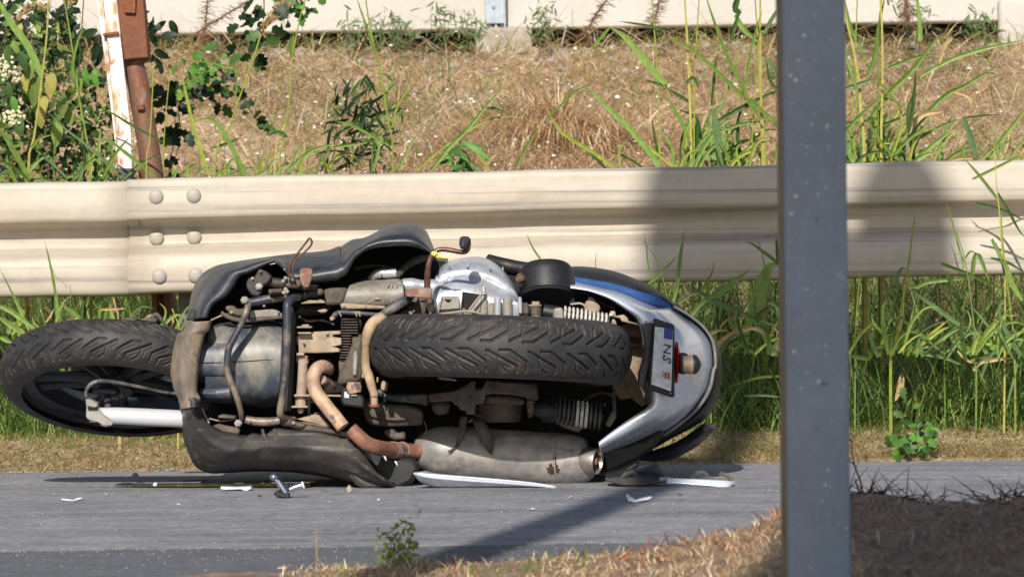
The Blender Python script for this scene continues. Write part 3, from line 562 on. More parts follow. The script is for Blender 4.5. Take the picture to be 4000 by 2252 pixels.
clump('arching grass with broken drooping blades at the right end behind the rail',
    [([(2230, 1160), (2215, 1050), (2180, 900)], 12, 0), ([(2360, 1150), (2370, 950), (2330, 640)], 8, 3)],
    [([(1560, 1150), (1700, 1040), (1860, 970), (2000, 900), (2140, 850)], 20, 0), ([(2140, 850), (2190, 980), (2220, 1080), (2240, 1180)], 30, 6), ([(2140, 850), (2300, 830), (2420, 825)], 10, 2), ([(2330, 1140), (2420, 1000), (2500, 900), (2590, 780)], 22, 5), ([(1800, 1140), (1900, 1060), (2060, 930)], 22, 5), ([(1640, 1110), (1750, 1000), (1900, 880)], 16, 0), ([(2080, 660), (2180, 700), (2200, 770)], 14, 3), ([(2060, 270), (2000, 340), (1970, 470)], 22, 3)], 0)
# in front of the rail
tallgrass('broad pale hanging blade in front of the rail left of the grey post', 'D', 1.72,
    [([(690, 700), (640, 500), (600, 370), (560, 200), (530, 60), (500, -40)], 11, 5)],
    [([(662, 158), (600, 170), (560, 230), (525, 330), (490, 480), (440, 640), (405, 845)], [14, 40, 58, 62, 48, 30, 6], 5, 0), ([(660, 150), (580, 90), (500, 30), (420, -20)], 16, 0, 0), ([(0, 545), (130, 460), (260, 350), (380, 250), (450, 180)], 22, 5, 0), ([(30, 400), (100, 320), (165, 200), (168, 130)], 8, 5, .0), ([(0, 330), (200, 440), (400, 530), (680, 640)], 18, 6, 0), ([(690, 1000), (520, 1010), (380, 1050), (250, 1090)], 12, 0, 0), ([(660, 160), (655, 80), (640, -40)], 20, 2, 0), ([(400, 1150), (540, 1145), (690, 1160)], 12, 6, 0)])
tallgrass('green stem and bent blade in front of the shaded rail right of the grey post', 'D', 1.72,
    [([(1510, 800), (1570, 560), (1600, 420), (1632, 220), (1650, 100), (1668, -60), (1690, -200)], 15, 1), ([(1240, 700), (1255, 450), (1275, 200)], 7, 5)],
    [([(1560, 330), (1560, 250), (1590, 190), (1625, 195)], 20, 6, 0), ([(2070, 640), (1950, 560), (1800, 450), (1620, 330)], 22, 6, 0), ([(1630, 310), (1700, 330), (1800, 290), (2050, 270)], 20, 5, 0), ([(1700, 790), (1800, 690), (1950, 570)], 12, 4, 0), ([(1590, 980), (1610, 1130), (1640, 1290)], 14, 2, 0), ([(1590, 1000), (1580, 1080), (1540, 1190)], 30, 3, 0), ([(1640, 770), (1700, 820), (1900, 860), (2080, 930)], 16, 6, 0), ([(1600, 420), (1580, 620), (1520, 790)], 18, 4, 0)])
tallgrass('green grass with a drooping blade before the right end of the rail', 'D', 1.70,
    [([(2150, 800), (2120, 500), (2090, 250), (2050, 60), (2000, -80)], 9, 5), ([(2440, 800), (2400, 420), (2370, 180), (2350, -60), (2340, -220)], 11, 1)],
    [([(2120, 260), (2135, 130), (2160, 80), (2200, 150), (2250, 290)], 22, 0, 0), ([(2070, 110), (2110, 60), (2150, 80)], 8, 2, 0), ([(2500, 430), (2420, 300), (2380, 180), (2300, 30), (2280, -40)], 24, 5, 0), ([(1890, 160), (2060, 220), (2250, 300), (2400, 370)], 14, 2, 0), ([(2260, 110), (2400, 150), (2513, 220)], 14, 2, 0), ([(2300, 700), (2200, 570), (2120, 480)], 14, 6, 0), ([(2130, 960), (2180, 900), (2280, 880), (2420, 865)], 20, 3, 0), ([(2380, 1240), (2440, 1000), (2480, 800), (2440, 700)], 12, 6, 0), ([(1920, 210), (2020, 360), (2100, 470)], 12, 2, 0), ([(2320, 780), (2240, 880), (2180, 1050)], 16, 6, 0), ([(2010, 810), (2080, 880), (2180, 910)], 12, 3, 0)])
tallgrass('grass stem with thin crossing blades before the rail at the far right edge', 'F', 1.74,
    [([(1960, 1450), (1930, 1130), (1890, 600), (1860, 300), (1845, -40)], 9, 4)],
    [([(1880, 520), (1750, 350), (1620, 190), (1500, 60)], 15, 0, 0), ([(1880, 450), (2000, 650), (2120, 870), (2200, 960)], 14, 2, 0), ([(1590, 290), (1800, 190), (2000, 90), (2200, 0)], 14, 0, 0), ([(1500, 1300), (1420, 1000), (1370, 800), (1320, 620), (1270, 530)], 9, 5, 0), ([(1480, 1340), (1480, 1180), (1400, 1120)], 7, 5, 0), ([(1630, 560), (1800, 600), (1980, 660), (2190, 760)], 14, 2, 0), ([(1240, 1240), (1400, 1300), (1600, 1370)], 12, 2, 0), ([(1810, 970), (1880, 1100), (1940, 1260), (1960, 1440)], 20, 6, 0)])
tallgrass('slim grass blades rising in front of the rail left of the scooter', 'E', 1.70,
    [([(570, 1160), (555, 1100), (500, 1030), (440, 985), (430, 930)], 5, 6)],
    [([(490, 1400), (450, 1130), (420, 960), (385, 800), (360, 705)], 13, 0, 0), ([(230, 1440), (170, 1260), (100, 1130), (40, 1010), (0, 940)], 11, 0, 0), ([(280, 1420), (180, 1340), (80, 1260), (0, 1220)], 22, 5, 0), ([(200, 1450), (100, 1390), (0, 1320)], 22, 5, 0), ([(640, 1330), (560, 1270), (500, 1220)], 14, 0, 0)])
tallgrass('thin grass blades poking up between the scooter tail and the rail', 't', 1.60,
    [([(1620, 850), (1600, 700), (1540, 430), (1500, 310), (1400, 170), (1355, 110)], 8, 5)],
    [([(1660, 740), (1700, 560), (1730, 300), (1760, 100), (1780, -10)], 20, 5, 0), ([(1480, 560), (1430, 420), (1400, 330), (1380, 120), (1350, 30)], 8, 0, 0), ([(1400, 545), (1480, 490), (1600, 370), (1710, 255)], 11, 0, 0), ([(330, 345), (240, 220), (190, 130), (150, 30)], 9, 0, 0), ([(860, 400), (862, 300), (872, 220)], 4, 0, 0), ([(1840, 880), (1950, 750), (2100, 650), (2250, 530), (2373, 440)], 22, 5, 0), ([(1960, 630), (2010, 520), (2070, 410), (2075, 320)], 9, 0, 0), ([(1720, 750), (1900, 640), (2100, 760), (2300, 820)], 14, 6, 0), ([(2100, 1180), (2200, 1100), (2300, 1030)], 20, 3, 0)])
tallgrass('bleached tan and green blades beside the front wheel under the rail', 'w', 1.55,
    [([(1030, 220), (1010, 120), (990, 30)], 14, 3), ([(1560, 320), (1530, 200), (1500, 120)], 9, 4)],
    [([(0, 100), (100, 150), (200, 220), (310, 290)], 22, 5, 0), ([(0, 200), (80, 260), (190, 340)], 22, 5, 0), ([(500, 200), (490, 100), (480, 0)], 20, 5, 0), ([(250, 310), (200, 200), (150, 90), (105, 0)], 12, 5, 0), ([(700, 210), (640, 150), (570, 100)], 16, 0, 0), ([(0, 370), (60, 400), (110, 420)], 20, 5, 0), ([(400, 240), (440, 180), (470, 120)], 12, 3, 0), ([(880, 130), (1000, 125), (1100, 120)], 12, 3, 0)])
# ---- fill of individual blades near the clumps
def fillblades(label, c, box, n, d, cs, hpx, w, lean=.5):
    root = empty('tall_grass_plant', W(*K(c, ((box[0]+box[2])/2, box[3]))[0][:2], d), label, 'grass plant')
    for i in range(n):
        x = random.uniform(box[0], box[2]); y = box[3]+random.uniform(0, 60); h = random.uniform(*hpx); a = random.gauss(0, lean); k = random.uniform(.1, 1.0)
        p = [(x, y), (x+h*math.sin(a)*.4, y-h*math.cos(a)*.45), (x+h*math.sin(a+.2*k)*.8, y-h*math.cos(a+.2*k)*.8), (x+h*math.sin(a+.5*k), y-h*math.cos(a+.5*k)*.95)]
        if a < 0: p = [(x-(q[0]-x) if k > .8 else q[0], q[1]) for q in p]
        dd = d+random.uniform(-.15, .15); ribbon([(q[0], q[1], dd) for q in K(c, *p)], random.uniform(*w), BL[random.choice(cs)], 'blade', root)
fillblades('thicket of fine green blades at the foot of the left grass clump', 'C', (60, 0, 620, 1190), 46, 2.5, [0, 1, 2, 5, 6], (150, 560), (8, 22))
fillblades('thicket of fine green blades at the foot of the grass right of the grey post', 'C', (1290, 0, 1800, 1160), 44, 2.5, [0, 1, 2, 5, 6], (150, 560), (8, 22))
fillblades('loose green blades among the dark leaves at the far left behind the rail', 'A', (0, 0, 1150, 1370), 26, 2.5, [0, 1, 5, 6], (120, 420), (9, 20), .8)
fillblades('sparse green blades behind the middle of the rail', 'A', (1300, 0, 2500, 1340), 22, 2.5, [0, 1, 5], (90, 320), (9, 18), .8)
fillblades('green blades of mixed length behind the right end of the rail', 'C', (1850, 0, 2600, 1150), 22, 2.5, [0, 1, 5, 3], (120, 420), (8, 18), .8)
fillblades('broad green blades hanging under the rail right of the grey post', 'D', (1170, 0, 2513, 820), 60, 1.75, [0, 1, 2, 5, 6], (160, 520), (9, 24), .6)
fillblades('broad green blades under the rail between the scooter tail and the grey post', 'D', (0, 0, 680, 800), 34, 1.75, [0, 1, 2, 5, 6, 3], (160, 480), (9, 24), .7)
fillblades('broad green blades under the rail above the front wheel', 'w', (0, 0, 1600, 330), 40, 1.8, [0, 1, 2, 5, 3], (100, 380), (9, 24), .8)

# ---- leafy plants: leaves are single objects sharing mesh data
def leafmesh(name, m, L, Wd, lobes=False, droop=.25):
    n = 6; vs = []; fs = []
    for i in range(n+1):
        t = i/n; w = Wd/2*math.sin(math.pi*min(1, t*.92+.06))**.7*(1-.25*t)
        if i == n: w = .0004
        if lobes: w *= (1.25 if i % 2 == 1 else .72)
        z = -droop*L*t*t
        vs += [(-w, L*t, z+w*.25), (0, L*t, z), (w, L*t, z+w*.25)]
    for i in range(n):
        for j in range(2): fs.append((3*i+j, 3*i+j+1, 3*i+j+4, 3*i+j+3))
    me = bpy.data.meshes.new(name); me.from_pydata(vs, [], fs); me.update(); me.polygons.foreach_set('use_smooth', [True]*len(fs)); me.materials.append(m); return me
def place_leaf(me, root, loc, face=None, roll=0, s=1, up=None):
    """leaf pointing along 'up', its upper side turned roughly to 'face'"""
    y = (up or Vector((0, 0, -1))).normalized(); z = (face or Vector((0, -1, .4))); z = (z-y*z.dot(y)).normalized(); x = y.cross(z)
    m = Matrix((x, y, z)).transposed().to_4x4(); m.translation = loc
    o = bpy.data.objects.new('leaf', me); COL.objects.link(o); o.parent = root; o.matrix_parent_inverse = WORLD[root.name].inverted(); o.matrix_basis = m @ Matrix.Scale(s, 4)
    return o
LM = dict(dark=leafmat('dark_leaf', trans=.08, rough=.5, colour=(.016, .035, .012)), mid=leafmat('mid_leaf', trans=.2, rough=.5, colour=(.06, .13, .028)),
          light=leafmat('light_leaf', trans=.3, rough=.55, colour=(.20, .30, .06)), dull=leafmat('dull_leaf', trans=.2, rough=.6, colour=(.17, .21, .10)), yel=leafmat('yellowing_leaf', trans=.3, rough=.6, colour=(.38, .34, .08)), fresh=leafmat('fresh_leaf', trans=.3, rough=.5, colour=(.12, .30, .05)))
LME = {k: leafmesh('leaf_'+k, v, .062, .034) for k, v in LM.items()}
LNAR = {k: leafmesh('narrow_leaf_'+k, v, .07, .014, droop=.4) for k, v in LM.items()}
LIVY = {k: leafmesh('lobed_leaf_'+k, v, .07, .055, lobes=True) for k, v in LM.items()}
M['twig'] = mat('twig_bark', (.14, .095, .055), .8, col2=(.07, .045, .03), scale=60)
M['greenstem'] = shade('green_stem', (.2, .26, .07))
def rdir(): return Vector((random.gauss(0, 1), random.gauss(-.3, .7), random.gauss(-.5, .8)))
def leafy(name, label, cat, c, d, stems, nl, kinds, meshes, size, spread=28, w=5, stemmat=None, ends=None):
    p0 = K(c, stems[0][0])[0]; b0 = W(p0[0], p0[1], d); root = empty(name, b0, label, cat)
    for s in stems:
        P = K(c, *s); Q = spline([(p[0], p[1]) for p in P], 5*len(P))
        ph = random.random()*6; pts = [W(q[0], q[1], d+.06*math.sin(i*.5+ph)) for i, q in enumerate(Q)]
        MB().tube(pts, [w*MM(d)/2*(1-.6*i/len(Q)) for i in range(len(Q))], 5).build('stem', stemmat or M['twig'], root)
        for i in range(nl):
            j = random.randrange(int(len(pts)*(ends or 0)), len(pts)); q = pts[j]+Vector((random.gauss(0, 1), random.gauss(0, 1.5), random.gauss(0, 1)))*spread*MM(d)*.5
            place_leaf(random.choice([meshes[k] for k in kinds]), root, q, Vector((random.gauss(0, .6), -1, random.gauss(.4, .6))), s=size*random.uniform(.6, 1.25), up=rdir())
    return root
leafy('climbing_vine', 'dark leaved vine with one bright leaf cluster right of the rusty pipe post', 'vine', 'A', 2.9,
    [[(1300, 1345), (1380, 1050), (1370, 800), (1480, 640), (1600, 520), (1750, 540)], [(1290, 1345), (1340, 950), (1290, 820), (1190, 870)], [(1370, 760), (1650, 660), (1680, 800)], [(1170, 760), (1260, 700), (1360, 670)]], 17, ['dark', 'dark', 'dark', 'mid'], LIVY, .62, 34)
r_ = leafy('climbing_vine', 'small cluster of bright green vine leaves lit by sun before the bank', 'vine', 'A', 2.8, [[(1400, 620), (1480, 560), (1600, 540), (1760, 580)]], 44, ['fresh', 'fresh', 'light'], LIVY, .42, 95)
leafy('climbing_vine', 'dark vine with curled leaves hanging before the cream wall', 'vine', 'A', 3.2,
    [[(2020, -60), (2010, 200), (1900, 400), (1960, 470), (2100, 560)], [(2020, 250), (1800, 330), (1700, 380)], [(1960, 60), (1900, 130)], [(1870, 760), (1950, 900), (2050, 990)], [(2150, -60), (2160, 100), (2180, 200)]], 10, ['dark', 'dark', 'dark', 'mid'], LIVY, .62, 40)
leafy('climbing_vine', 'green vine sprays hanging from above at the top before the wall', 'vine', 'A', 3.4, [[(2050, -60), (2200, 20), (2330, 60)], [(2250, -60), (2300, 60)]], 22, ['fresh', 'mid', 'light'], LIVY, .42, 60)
leafy('narrow_leaved_weed', 'dark narrow leaved weed on the bank left of centre', 'weed', 'B', 3.2,
    [[(180, 1310), (230, 1000), (210, 850), (130, 700), (30, 640)], [(100, 1310), (120, 1000), (20, 850)], [(230, 1000), (330, 900), (360, 780)], [(210, 900), (260, 680), (230, 560)], [(0, 1200), (60, 1000), (90, 800)], [(330, 1310), (300, 1050)]], 22, ['dark', 'dark', 'dark', 'mid'], LNAR, .8, 44)
leafy('narrow_leaved_weed', 'feathery light green weed behind the dark narrow leaved one', 'weed', 'B', 3.6, [[(440, 1200), (400, 900), (420, 700), (470, 620)], [(400, 1000), (500, 800), (520, 690)]], 34, ['light', 'mid', 'light'], LNAR, .5, 70, 3)
leafy('leafy_weed', 'low bright green weed at the rail under the middle of the bank', 'weed', 'B', 2.7, [[(960, 1320), (970, 1200), (960, 1100)], [(960, 1320), (1050, 1200), (1080, 1170)], [(950, 1300), (880, 1170)]], 8, ['fresh', 'mid'], LNAR, 1.1, 30, 4)
# shrub at the far left
def leaf_mass(name, root, c, d, N, box, L, Wd, cols, p):
    x = RNG.uniform(box[0], box[2], N); y = RNG.uniform(box[1], box[3], N); keep = nz(x/240, y/200, 1.6)+RNG.normal(0, .35, N) > -.25; x, y = x[keep], y[keep]; N = len(x)
    P = np.array([tuple(W(*K(c, (a, b))[0], d+random.uniform(-.18, .12))) for a, b in zip(x, y)])
    u = RNG.normal(0, 1, (N, 3))+np.array([0, -.2, -.5]); u /= np.linalg.norm(u, axis=1)[:, None]; f = RNG.normal(0, .8, (N, 3))+np.array([0, -1, .5]); w = np.cross(u, f); w /= np.linalg.norm(w, axis=1)[:, None]
    s = RNG.uniform(.55, 1.3, N)[:, None]; V = np.stack([P, P+(u*.5*L+w*.5*Wd)*s, P+u*L*s, P+(u*.5*L-w*.5*Wd)*s], 1).reshape(-1, 3)
    F = np.arange(4*N).reshape(-1, 4); C_ = np.repeat(pick(cols, p, N, .25), 4, 0); fast_mesh(name, V, F, M['blade'], C_, root, kind='stuff')
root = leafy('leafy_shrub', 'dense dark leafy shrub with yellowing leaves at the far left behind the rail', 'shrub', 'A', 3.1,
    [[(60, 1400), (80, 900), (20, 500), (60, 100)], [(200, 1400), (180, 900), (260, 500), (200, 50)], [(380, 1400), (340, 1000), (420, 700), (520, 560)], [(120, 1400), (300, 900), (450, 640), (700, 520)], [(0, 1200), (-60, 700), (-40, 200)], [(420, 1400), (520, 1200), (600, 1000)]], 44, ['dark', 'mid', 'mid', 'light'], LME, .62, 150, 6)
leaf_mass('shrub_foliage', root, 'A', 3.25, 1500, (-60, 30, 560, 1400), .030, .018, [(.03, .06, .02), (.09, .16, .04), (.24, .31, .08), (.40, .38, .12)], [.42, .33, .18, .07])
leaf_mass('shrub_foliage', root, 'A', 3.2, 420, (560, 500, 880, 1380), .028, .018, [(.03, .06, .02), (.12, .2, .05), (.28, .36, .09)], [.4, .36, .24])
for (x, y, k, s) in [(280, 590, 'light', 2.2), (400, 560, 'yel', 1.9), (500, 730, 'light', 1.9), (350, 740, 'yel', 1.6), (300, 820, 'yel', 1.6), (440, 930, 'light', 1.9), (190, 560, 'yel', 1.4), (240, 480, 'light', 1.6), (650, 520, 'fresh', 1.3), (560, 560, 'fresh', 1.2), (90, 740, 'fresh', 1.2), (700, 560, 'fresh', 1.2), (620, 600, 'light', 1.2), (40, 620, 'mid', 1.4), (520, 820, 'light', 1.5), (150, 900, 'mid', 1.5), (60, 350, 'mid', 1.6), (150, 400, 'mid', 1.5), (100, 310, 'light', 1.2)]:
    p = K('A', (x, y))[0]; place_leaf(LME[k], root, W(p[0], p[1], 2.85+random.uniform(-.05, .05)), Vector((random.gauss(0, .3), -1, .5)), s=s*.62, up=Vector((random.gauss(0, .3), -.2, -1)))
b = MB()
for (x, y, r, n) in [(60, 520, 60, 70), (110, 900, 60, 60), (120, 610, 30, 20)]:
    for i in range(n):
        q = K('A', (x+random.gauss(0, r*.6), y+random.gauss(0, r*.6)))[0]; c_ = W(q[0], q[1], 2.85+random.uniform(-.05, .05)); b.lathe([(.0005, 0), (.006, .003), (.004, .007), (.0005, .008)], c_, (random.gauss(0, .5), -1, random.gauss(0, .5)), 5)
b.build('blossom', mat('cream_blossom', (.72, .68, .48), .7, col2=(.6, .6, .3), scale=50), root, kind='stuff')
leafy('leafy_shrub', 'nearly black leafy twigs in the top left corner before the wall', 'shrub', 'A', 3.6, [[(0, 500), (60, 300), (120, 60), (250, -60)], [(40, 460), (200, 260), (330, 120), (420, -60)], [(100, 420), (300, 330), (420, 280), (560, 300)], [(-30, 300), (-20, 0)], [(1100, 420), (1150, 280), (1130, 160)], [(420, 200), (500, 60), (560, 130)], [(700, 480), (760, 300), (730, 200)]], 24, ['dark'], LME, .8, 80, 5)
# big leaved plant at the verge, right
root = leafy('broad_leaved_weed', 'low broad leaved weed by the road edge right of the grey post', 'weed', 'z', 1.42, [[(1080, 500), (1110, 400), (1060, 280), (1040, 150)], [(1080, 500), (1180, 440), (1220, 330)], [(1060, 500), (980, 430), (960, 400)]], 20, ['mid', 'mid', 'fresh'], LIVY, .5, 56, 5, M['greenstem'])
# row of small weeds along the foot of the wall
wl = ['fine grey green weed tuft at the wall foot left of the steel wall post', 'second green weed tuft from the left along the wall foot', 'upright green weed before the black gap under the wall', 'pointed bright weed just left of the steel wall post', 'bushy weed just right of the steel wall post', 'weed by the wall foot between steel post and tall grass', 'pale weed at the wall foot right of the grey post', 'green weed at the wall foot near the right end']
for (c, x, y, h, l) in [('B', 160, 340, 230, wl[0]), ('B', 390, 330, 240, wl[1]), ('B', 530, 330, 200, wl[2]), ('B', 820, 290, 270, wl[3]), ('B', 1600, 260, 250, wl[4]), ('B', 1060, 330, 230, wl[5]), ('C', 1780, 210, 190, wl[6]), ('C', 2260, 220, 150, wl[7])]:
    leafy('wall_weed', l, 'weed', c, 7.3, [[(x+dx, y), (x+dx*1.1, y-h*.5), (x+dx*1.5+random.uniform(-20, 20), y-h*random.uniform(.7, 1))] for dx in (-60, -25, 0, 30, 60)], 13, ['dull', 'dull', 'mid'], LNAR, .55, 46, 3, M['greenstem'])
for (c, pts, l) in [('A', [(1560, 330), (1575, 150), (1590, -40)], 'dry brown weed stalk standing before the left wall panel'), ('A', [(1500, 260), (1700, 130), (1900, 10)], 'feathery dry stalk slanting before the left wall panel'), ('B', [(1930, 260), (2010, 120), (2120, -30)], 'feathery dry stalk slanting before the wall right of the steel post'), ('C', [(1740, 170), (1720, 80), (1740, -20)], 'curled dry brown weed before the wall right of the grey post'), ('B', [(2440, 190), (2480, 100), (2500, -30)], 'brown dry weed before the wall left of the grey post')]:
    q = K(c, *pts); root = empty('dry_stalk', W(q[0][0], q[0][1], 7.2), l, 'dry plant')
    Q = spline(q, 14); MB().tube([W(a[0], a[1], 7.2) for a in Q], .003, 5).build('stem', M['twig'], root)
    b = MB()
    for a in Q:
        for k in range(9):
            an = random.uniform(-1.6, 1.6); L_ = random.uniform(14, 46); t0 = W(a[0], a[1], 7.2); t1 = W(a[0]+L_*math.sin(an), a[1]+random.uniform(-.5, .7)*L_, 7.2+random.uniform(-.04, .04)); b.tube([t0, t1], [.0016, .001], 3)
    b.build('side_twigs', shade('dry_twig', (.34, .2, .12), .1) if 'dt' not in M else M['dt'], root, kind='stuff')
# foreground sprig and twigs
root = leafy('small_green_sprig', 'small green sprig growing at the near road edge left of centre', 'weed', 'r', -3.3, [[(600, 1094), (660, 880), (770, 690)], [(600, 1094), (740, 900), (800, 690)], [(620, 980), (650, 830), (600, 750)], [(700, 1000), (790, 880), (800, 850)]], 70, ['light', 'light', 'yel'], LME, .15, 44, 6)
def twig(label, c, d, paths, w, m, cat='twig'):
    q = K(c, *paths[0]); root = empty('dead_twig', W(q[0][0], q[0][1], d), label, cat)
    for p in paths:
        Q = spline(K(c, *p), 4*len(p)); MB().tube([W(a[0], a[1], d+random.uniform(-.003, .003)) for a in Q], [w*MM(d)/2*(1-.5*i/len(Q)) for i in range(len(Q))], 6).build('branch', m, root)
M['darktwig'] = mat('dark_twig', (.07, .035, .03), .85, col2=(.03, .018, .015), scale=80)
twig('upright dark forked twig sticking out of the shaded mound beside the grey post', 'z', -3.35, [[(715, 860), (700, 740), (650, 600), (630, 430), (655, 390)], [(650, 600), (600, 565)], [(630, 430), (605, 400)], [(700, 840), (670, 760), (655, 710)], [(715, 840), (800, 780), (770, 775)]], 9, M['darktwig'])
twig('low spreading dark branches on the crest of the shaded mound', 'z', -3.3, [[(600, 870), (700, 870), (820, 860), (940, 870), (1050, 930)], [(700, 890), (800, 850), (900, 830)], [(940, 920), (1060, 900), (1140, 880), (1280, 910), (1360, 935)], [(710, 900), (640, 830), (600, 810)], [(850, 880), (980, 890), (1070, 960)], [(600, 900), (650, 930), (760, 920)], [(1290, 930), (1410, 1000)]], 9, M['darktwig'])
twig('tangle of dark stems at the right end of the shaded mound', 'z', -3.3, [[(1820, 960), (1850, 880), (1870, 800)], [(1820, 960), (1890, 870), (1910, 800)], [(1640, 970), (1660, 900), (1655, 830)], [(1660, 960), (1760, 910), (1850, 880)], [(1760, 970), (1780, 920), (1920, 910)], [(1800, 960), (1790, 920), (1860, 900), (1920, 940)]], 10, M['darktwig'])
MB_ = MB()
for i in range(420):
    cx = random.choice([W(*K('z', (720, 900))[0], -3.3), W(*K('z', (1860, 930))[0], -3.3), W(*K('z', (1150, 960))[0], -3.3)]); q = cx+Vector((random.gauss(0, .035), random.gauss(0, .05), abs(random.gauss(0, .008)))); v = Vector((random.gauss(0, 1), random.gauss(0, 1), random.gauss(.1, .25))).normalized()*random.uniform(.02, .085); MB_.tube([q, q+v*.5+Vector((0, 0, .003)), q+v], [.0011, .0009, .0004], 4)
MB_.build('brushwood', M['darktwig'], kind='stuff')
twig('thin dry stalk standing at the near road edge on the left', 'r', -3.3, [[(70, 1094), (72, 850), (70, 680)], [(115, 1094), (80, 950), (70, 900)]], 5, BL[3], 'twig')
twig('pale bent straws lying on the near verge left of the grey post', 'r', -3.3, [[(2040, 955), (2180, 1000), (2320, 1030)], [(2400, 975), (2540, 915)], [(1990, 1060), (2060, 990)], [(840, 1010), (910, 930)], [(800, 1060), (900, 980), (1010, 920)]], 9, BL[3], 'straw')
twig('red brown upright stems beside the foot of the grey post', 'x', -3.3, [[(1540, 1090), (1600, 980), (1680, 860), (1730, 740)], [(1560, 960), (1545, 850)], [(1460, 1160), (1540, 1060), (1620, 980)], [(1640, 960), (1700, 830), (1690, 770)], [(1010, 1190), (1060, 1070)], [(700, 1180), (690, 1075)]], 16, shade('red_stem', (.52, .14, .06), .1))
# ================================================================== the fallen scooter
S = lambda *a, **k: mat(*a, **k)
DUST = (.36, .285, .20)
M['fair'] = S('black_plastic', (.026, .028, .036), .42, col2=(.060, .062, .072), scale=7, lo=.42, hi=.75, stretch=(1, 1, 1), spots=[((.15, .14, .13), 26, .66, .80)], streak=((.10, .10, .105), (5, 30, 60), .64, .74), rvar=.1, bump=.12, bscale=90)
M['fairlow'] = S('scuffed_black_plastic', (.040, .038, .038), .58, col2=(.095, .082, .070), scale=9, lo=.42, hi=.68, spots=[((.22, .18, .13), 22, .68, .85)], streak=((.17, .155, .135), (6, 30, 90), .58, .72), rvar=.1, bump=.15, bscale=90)
M['mudflap'] = S('dusty_plastic', (.09, .085, .082), .7, col2=(.36, .27, .19), scale=5, lo=.36, hi=.58, stretch=(1, 1, .7), spots=[((.12, .08, .055), 17, .60, .74)], bump=.2, bscale=120)
M['radiator'] = S('dusty_radiator_cover', (.055, .068, .092), .45, col2=(.26, .235, .19), scale=9, lo=.46, hi=.62, stretch=(1, 1, .6), spots=[((.38, .35, .29), 40, .62, .78), ((.05, .055, .065), 14, .60, .75)], bump=.15, bscale=110)
M['frame'] = S('dusty_frame_tube', (.045, .048, .062), .45, .2, col2=(.26, .205, .155), scale=13, lo=.46, hi=.62, spots=[((.26, .12, .06), 30, .66, .76)], bump=.3, bscale=160)
M['framedk'] = S('grimy_frame', (.04, .038, .038), .6, .1, col2=(.13, .10, .075), scale=22, spots=[((.30, .24, .17), 60, .66, .76)], bump=.4, bscale=160)
M['mudmetal'] = S('mud_coated_metal', (.42, .33, .24), .85, col2=(.27, .20, .14), scale=16, spots=[((.14, .10, .07), 45, .66, .78)], bump=.3, bscale=140)
M['mud'] = S('dried_mud', (.40, .30, .20), .9, col2=(.26, .19, .13), scale=13, spots=[((.15, .11, .075), 30, .64, .78)], bump=.4, bscale=110)
M['exh'] = S('heat_stained_pipe', (.33, .22, .18), .6, .12, col2=(.58, .38, .24), scale=13, lo=.42, hi=.6, spots=[((.10, .075, .08), 20, .55, .66), ((.42, .36, .30), 60, .66, .74)], bump=.25, bscale=150)
M['exhred'] = S('orange_rust_pipe', (.40, .175, .11), .6, .1, col2=(.20, .10, .08), scale=18, spots=[((.48, .35, .26), 50, .66, .74)], bump=.25, bscale=150)
M['muff'] = S('muffler_steel', (.17, .173, .187), .45, .15, fvar=.34, fine=30, col2=(.34, .31, .28), scale=6, lo=.40, hi=.62, stretch=(.5, 1, 1.2), spots=[((.13, .125, .13), 11, .54, .70), ((.42, .29, .19), 17, .66, .78)], rvar=.12, bump=.12, bscale=130, streak=((.10, .085, .08), (6, 20, 30), .60, .75))
M['cap'] = S('end_cap_steel', (.50, .46, .41), .38, .85, col2=(.38, .34, .3), scale=30, bump=.1)
M['soot'] = S('soot', (.035, .022, .018), .9, col2=(.07, .04, .03), scale=60)
M['rustbr'] = S('rusty_block', (.22, .11, .075), .8, col2=(.36, .27, .2), scale=40, lo=.45, hi=.62, bump=.6, bscale=150)
M['lever'] = S('brown_lever', (.10, .055, .045), .38, .5, col2=(.2, .1, .07), scale=40, bump=.2)
M['silver'] = S('silver_paint', (.70, .75, .86), .28, .30, fvar=.05, col2=(.65, .70, .82), scale=4, coat=.5, spots=[((.44, .40, .34), 9, .74, .9)], rvar=.05)
M['blue'] = S('blue_trim', (.05, .13, .36), .3, .3, col2=(.06, .17, .45), scale=9, coat=.6, spots=[((.3, .33, .38), 40, .70, .8)])
M['seat'] = S('seat_vinyl', (.020, .018, .022), .5, col2=(.034, .03, .034), scale=12, bump=.15, bscale=400)
M['trim'] = S('clear_edge_trim', (.42, .42, .42), .22, .35, col2=(.3, .29, .28), scale=20, coat=.5)
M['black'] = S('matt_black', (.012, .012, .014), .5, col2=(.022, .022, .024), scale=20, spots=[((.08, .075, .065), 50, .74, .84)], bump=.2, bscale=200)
M['inner'] = S('interior_black', (.008, .008, .008), .8)
M['alu'] = S('silver_casting', (.47, .49, .54), .34, .35, col2=(.42, .40, .37), scale=14, lo=.5, hi=.75, rvar=.08, bump=.12, bscale=200, spots=[((.42, .34, .25), 26, .68, .8)])
M['aludust'] = S('dusty_casting', (.34, .32, .29), .65, .15, col2=(.25, .22, .18), scale=20, spots=[((.46, .38, .28), 40, .62, .76)], bump=.5, bscale=160)
M['castdk'] = S('grimy_casting', (.085, .07, .058), .75, .1, col2=(.15, .12, .09), scale=24, spots=[((.24, .19, .14), 60, .66, .78)], bump=.5, bscale=150)
M['rubber'] = S('tyre_rubber', (.022, .022, .024), .6, col2=(.036, .035, .036), scale=30, spots=[((.11, .075, .055), 15, .62, .86), ((.20, .16, .13), 260, .74, .8)], bump=.2, bscale=300)
M['rim'] = S('dark_wheel_paint', (.030, .034, .044), .42, .3, col2=(.05, .05, .06), scale=18, spots=[((.12, .11, .1), 40, .7, .82)])
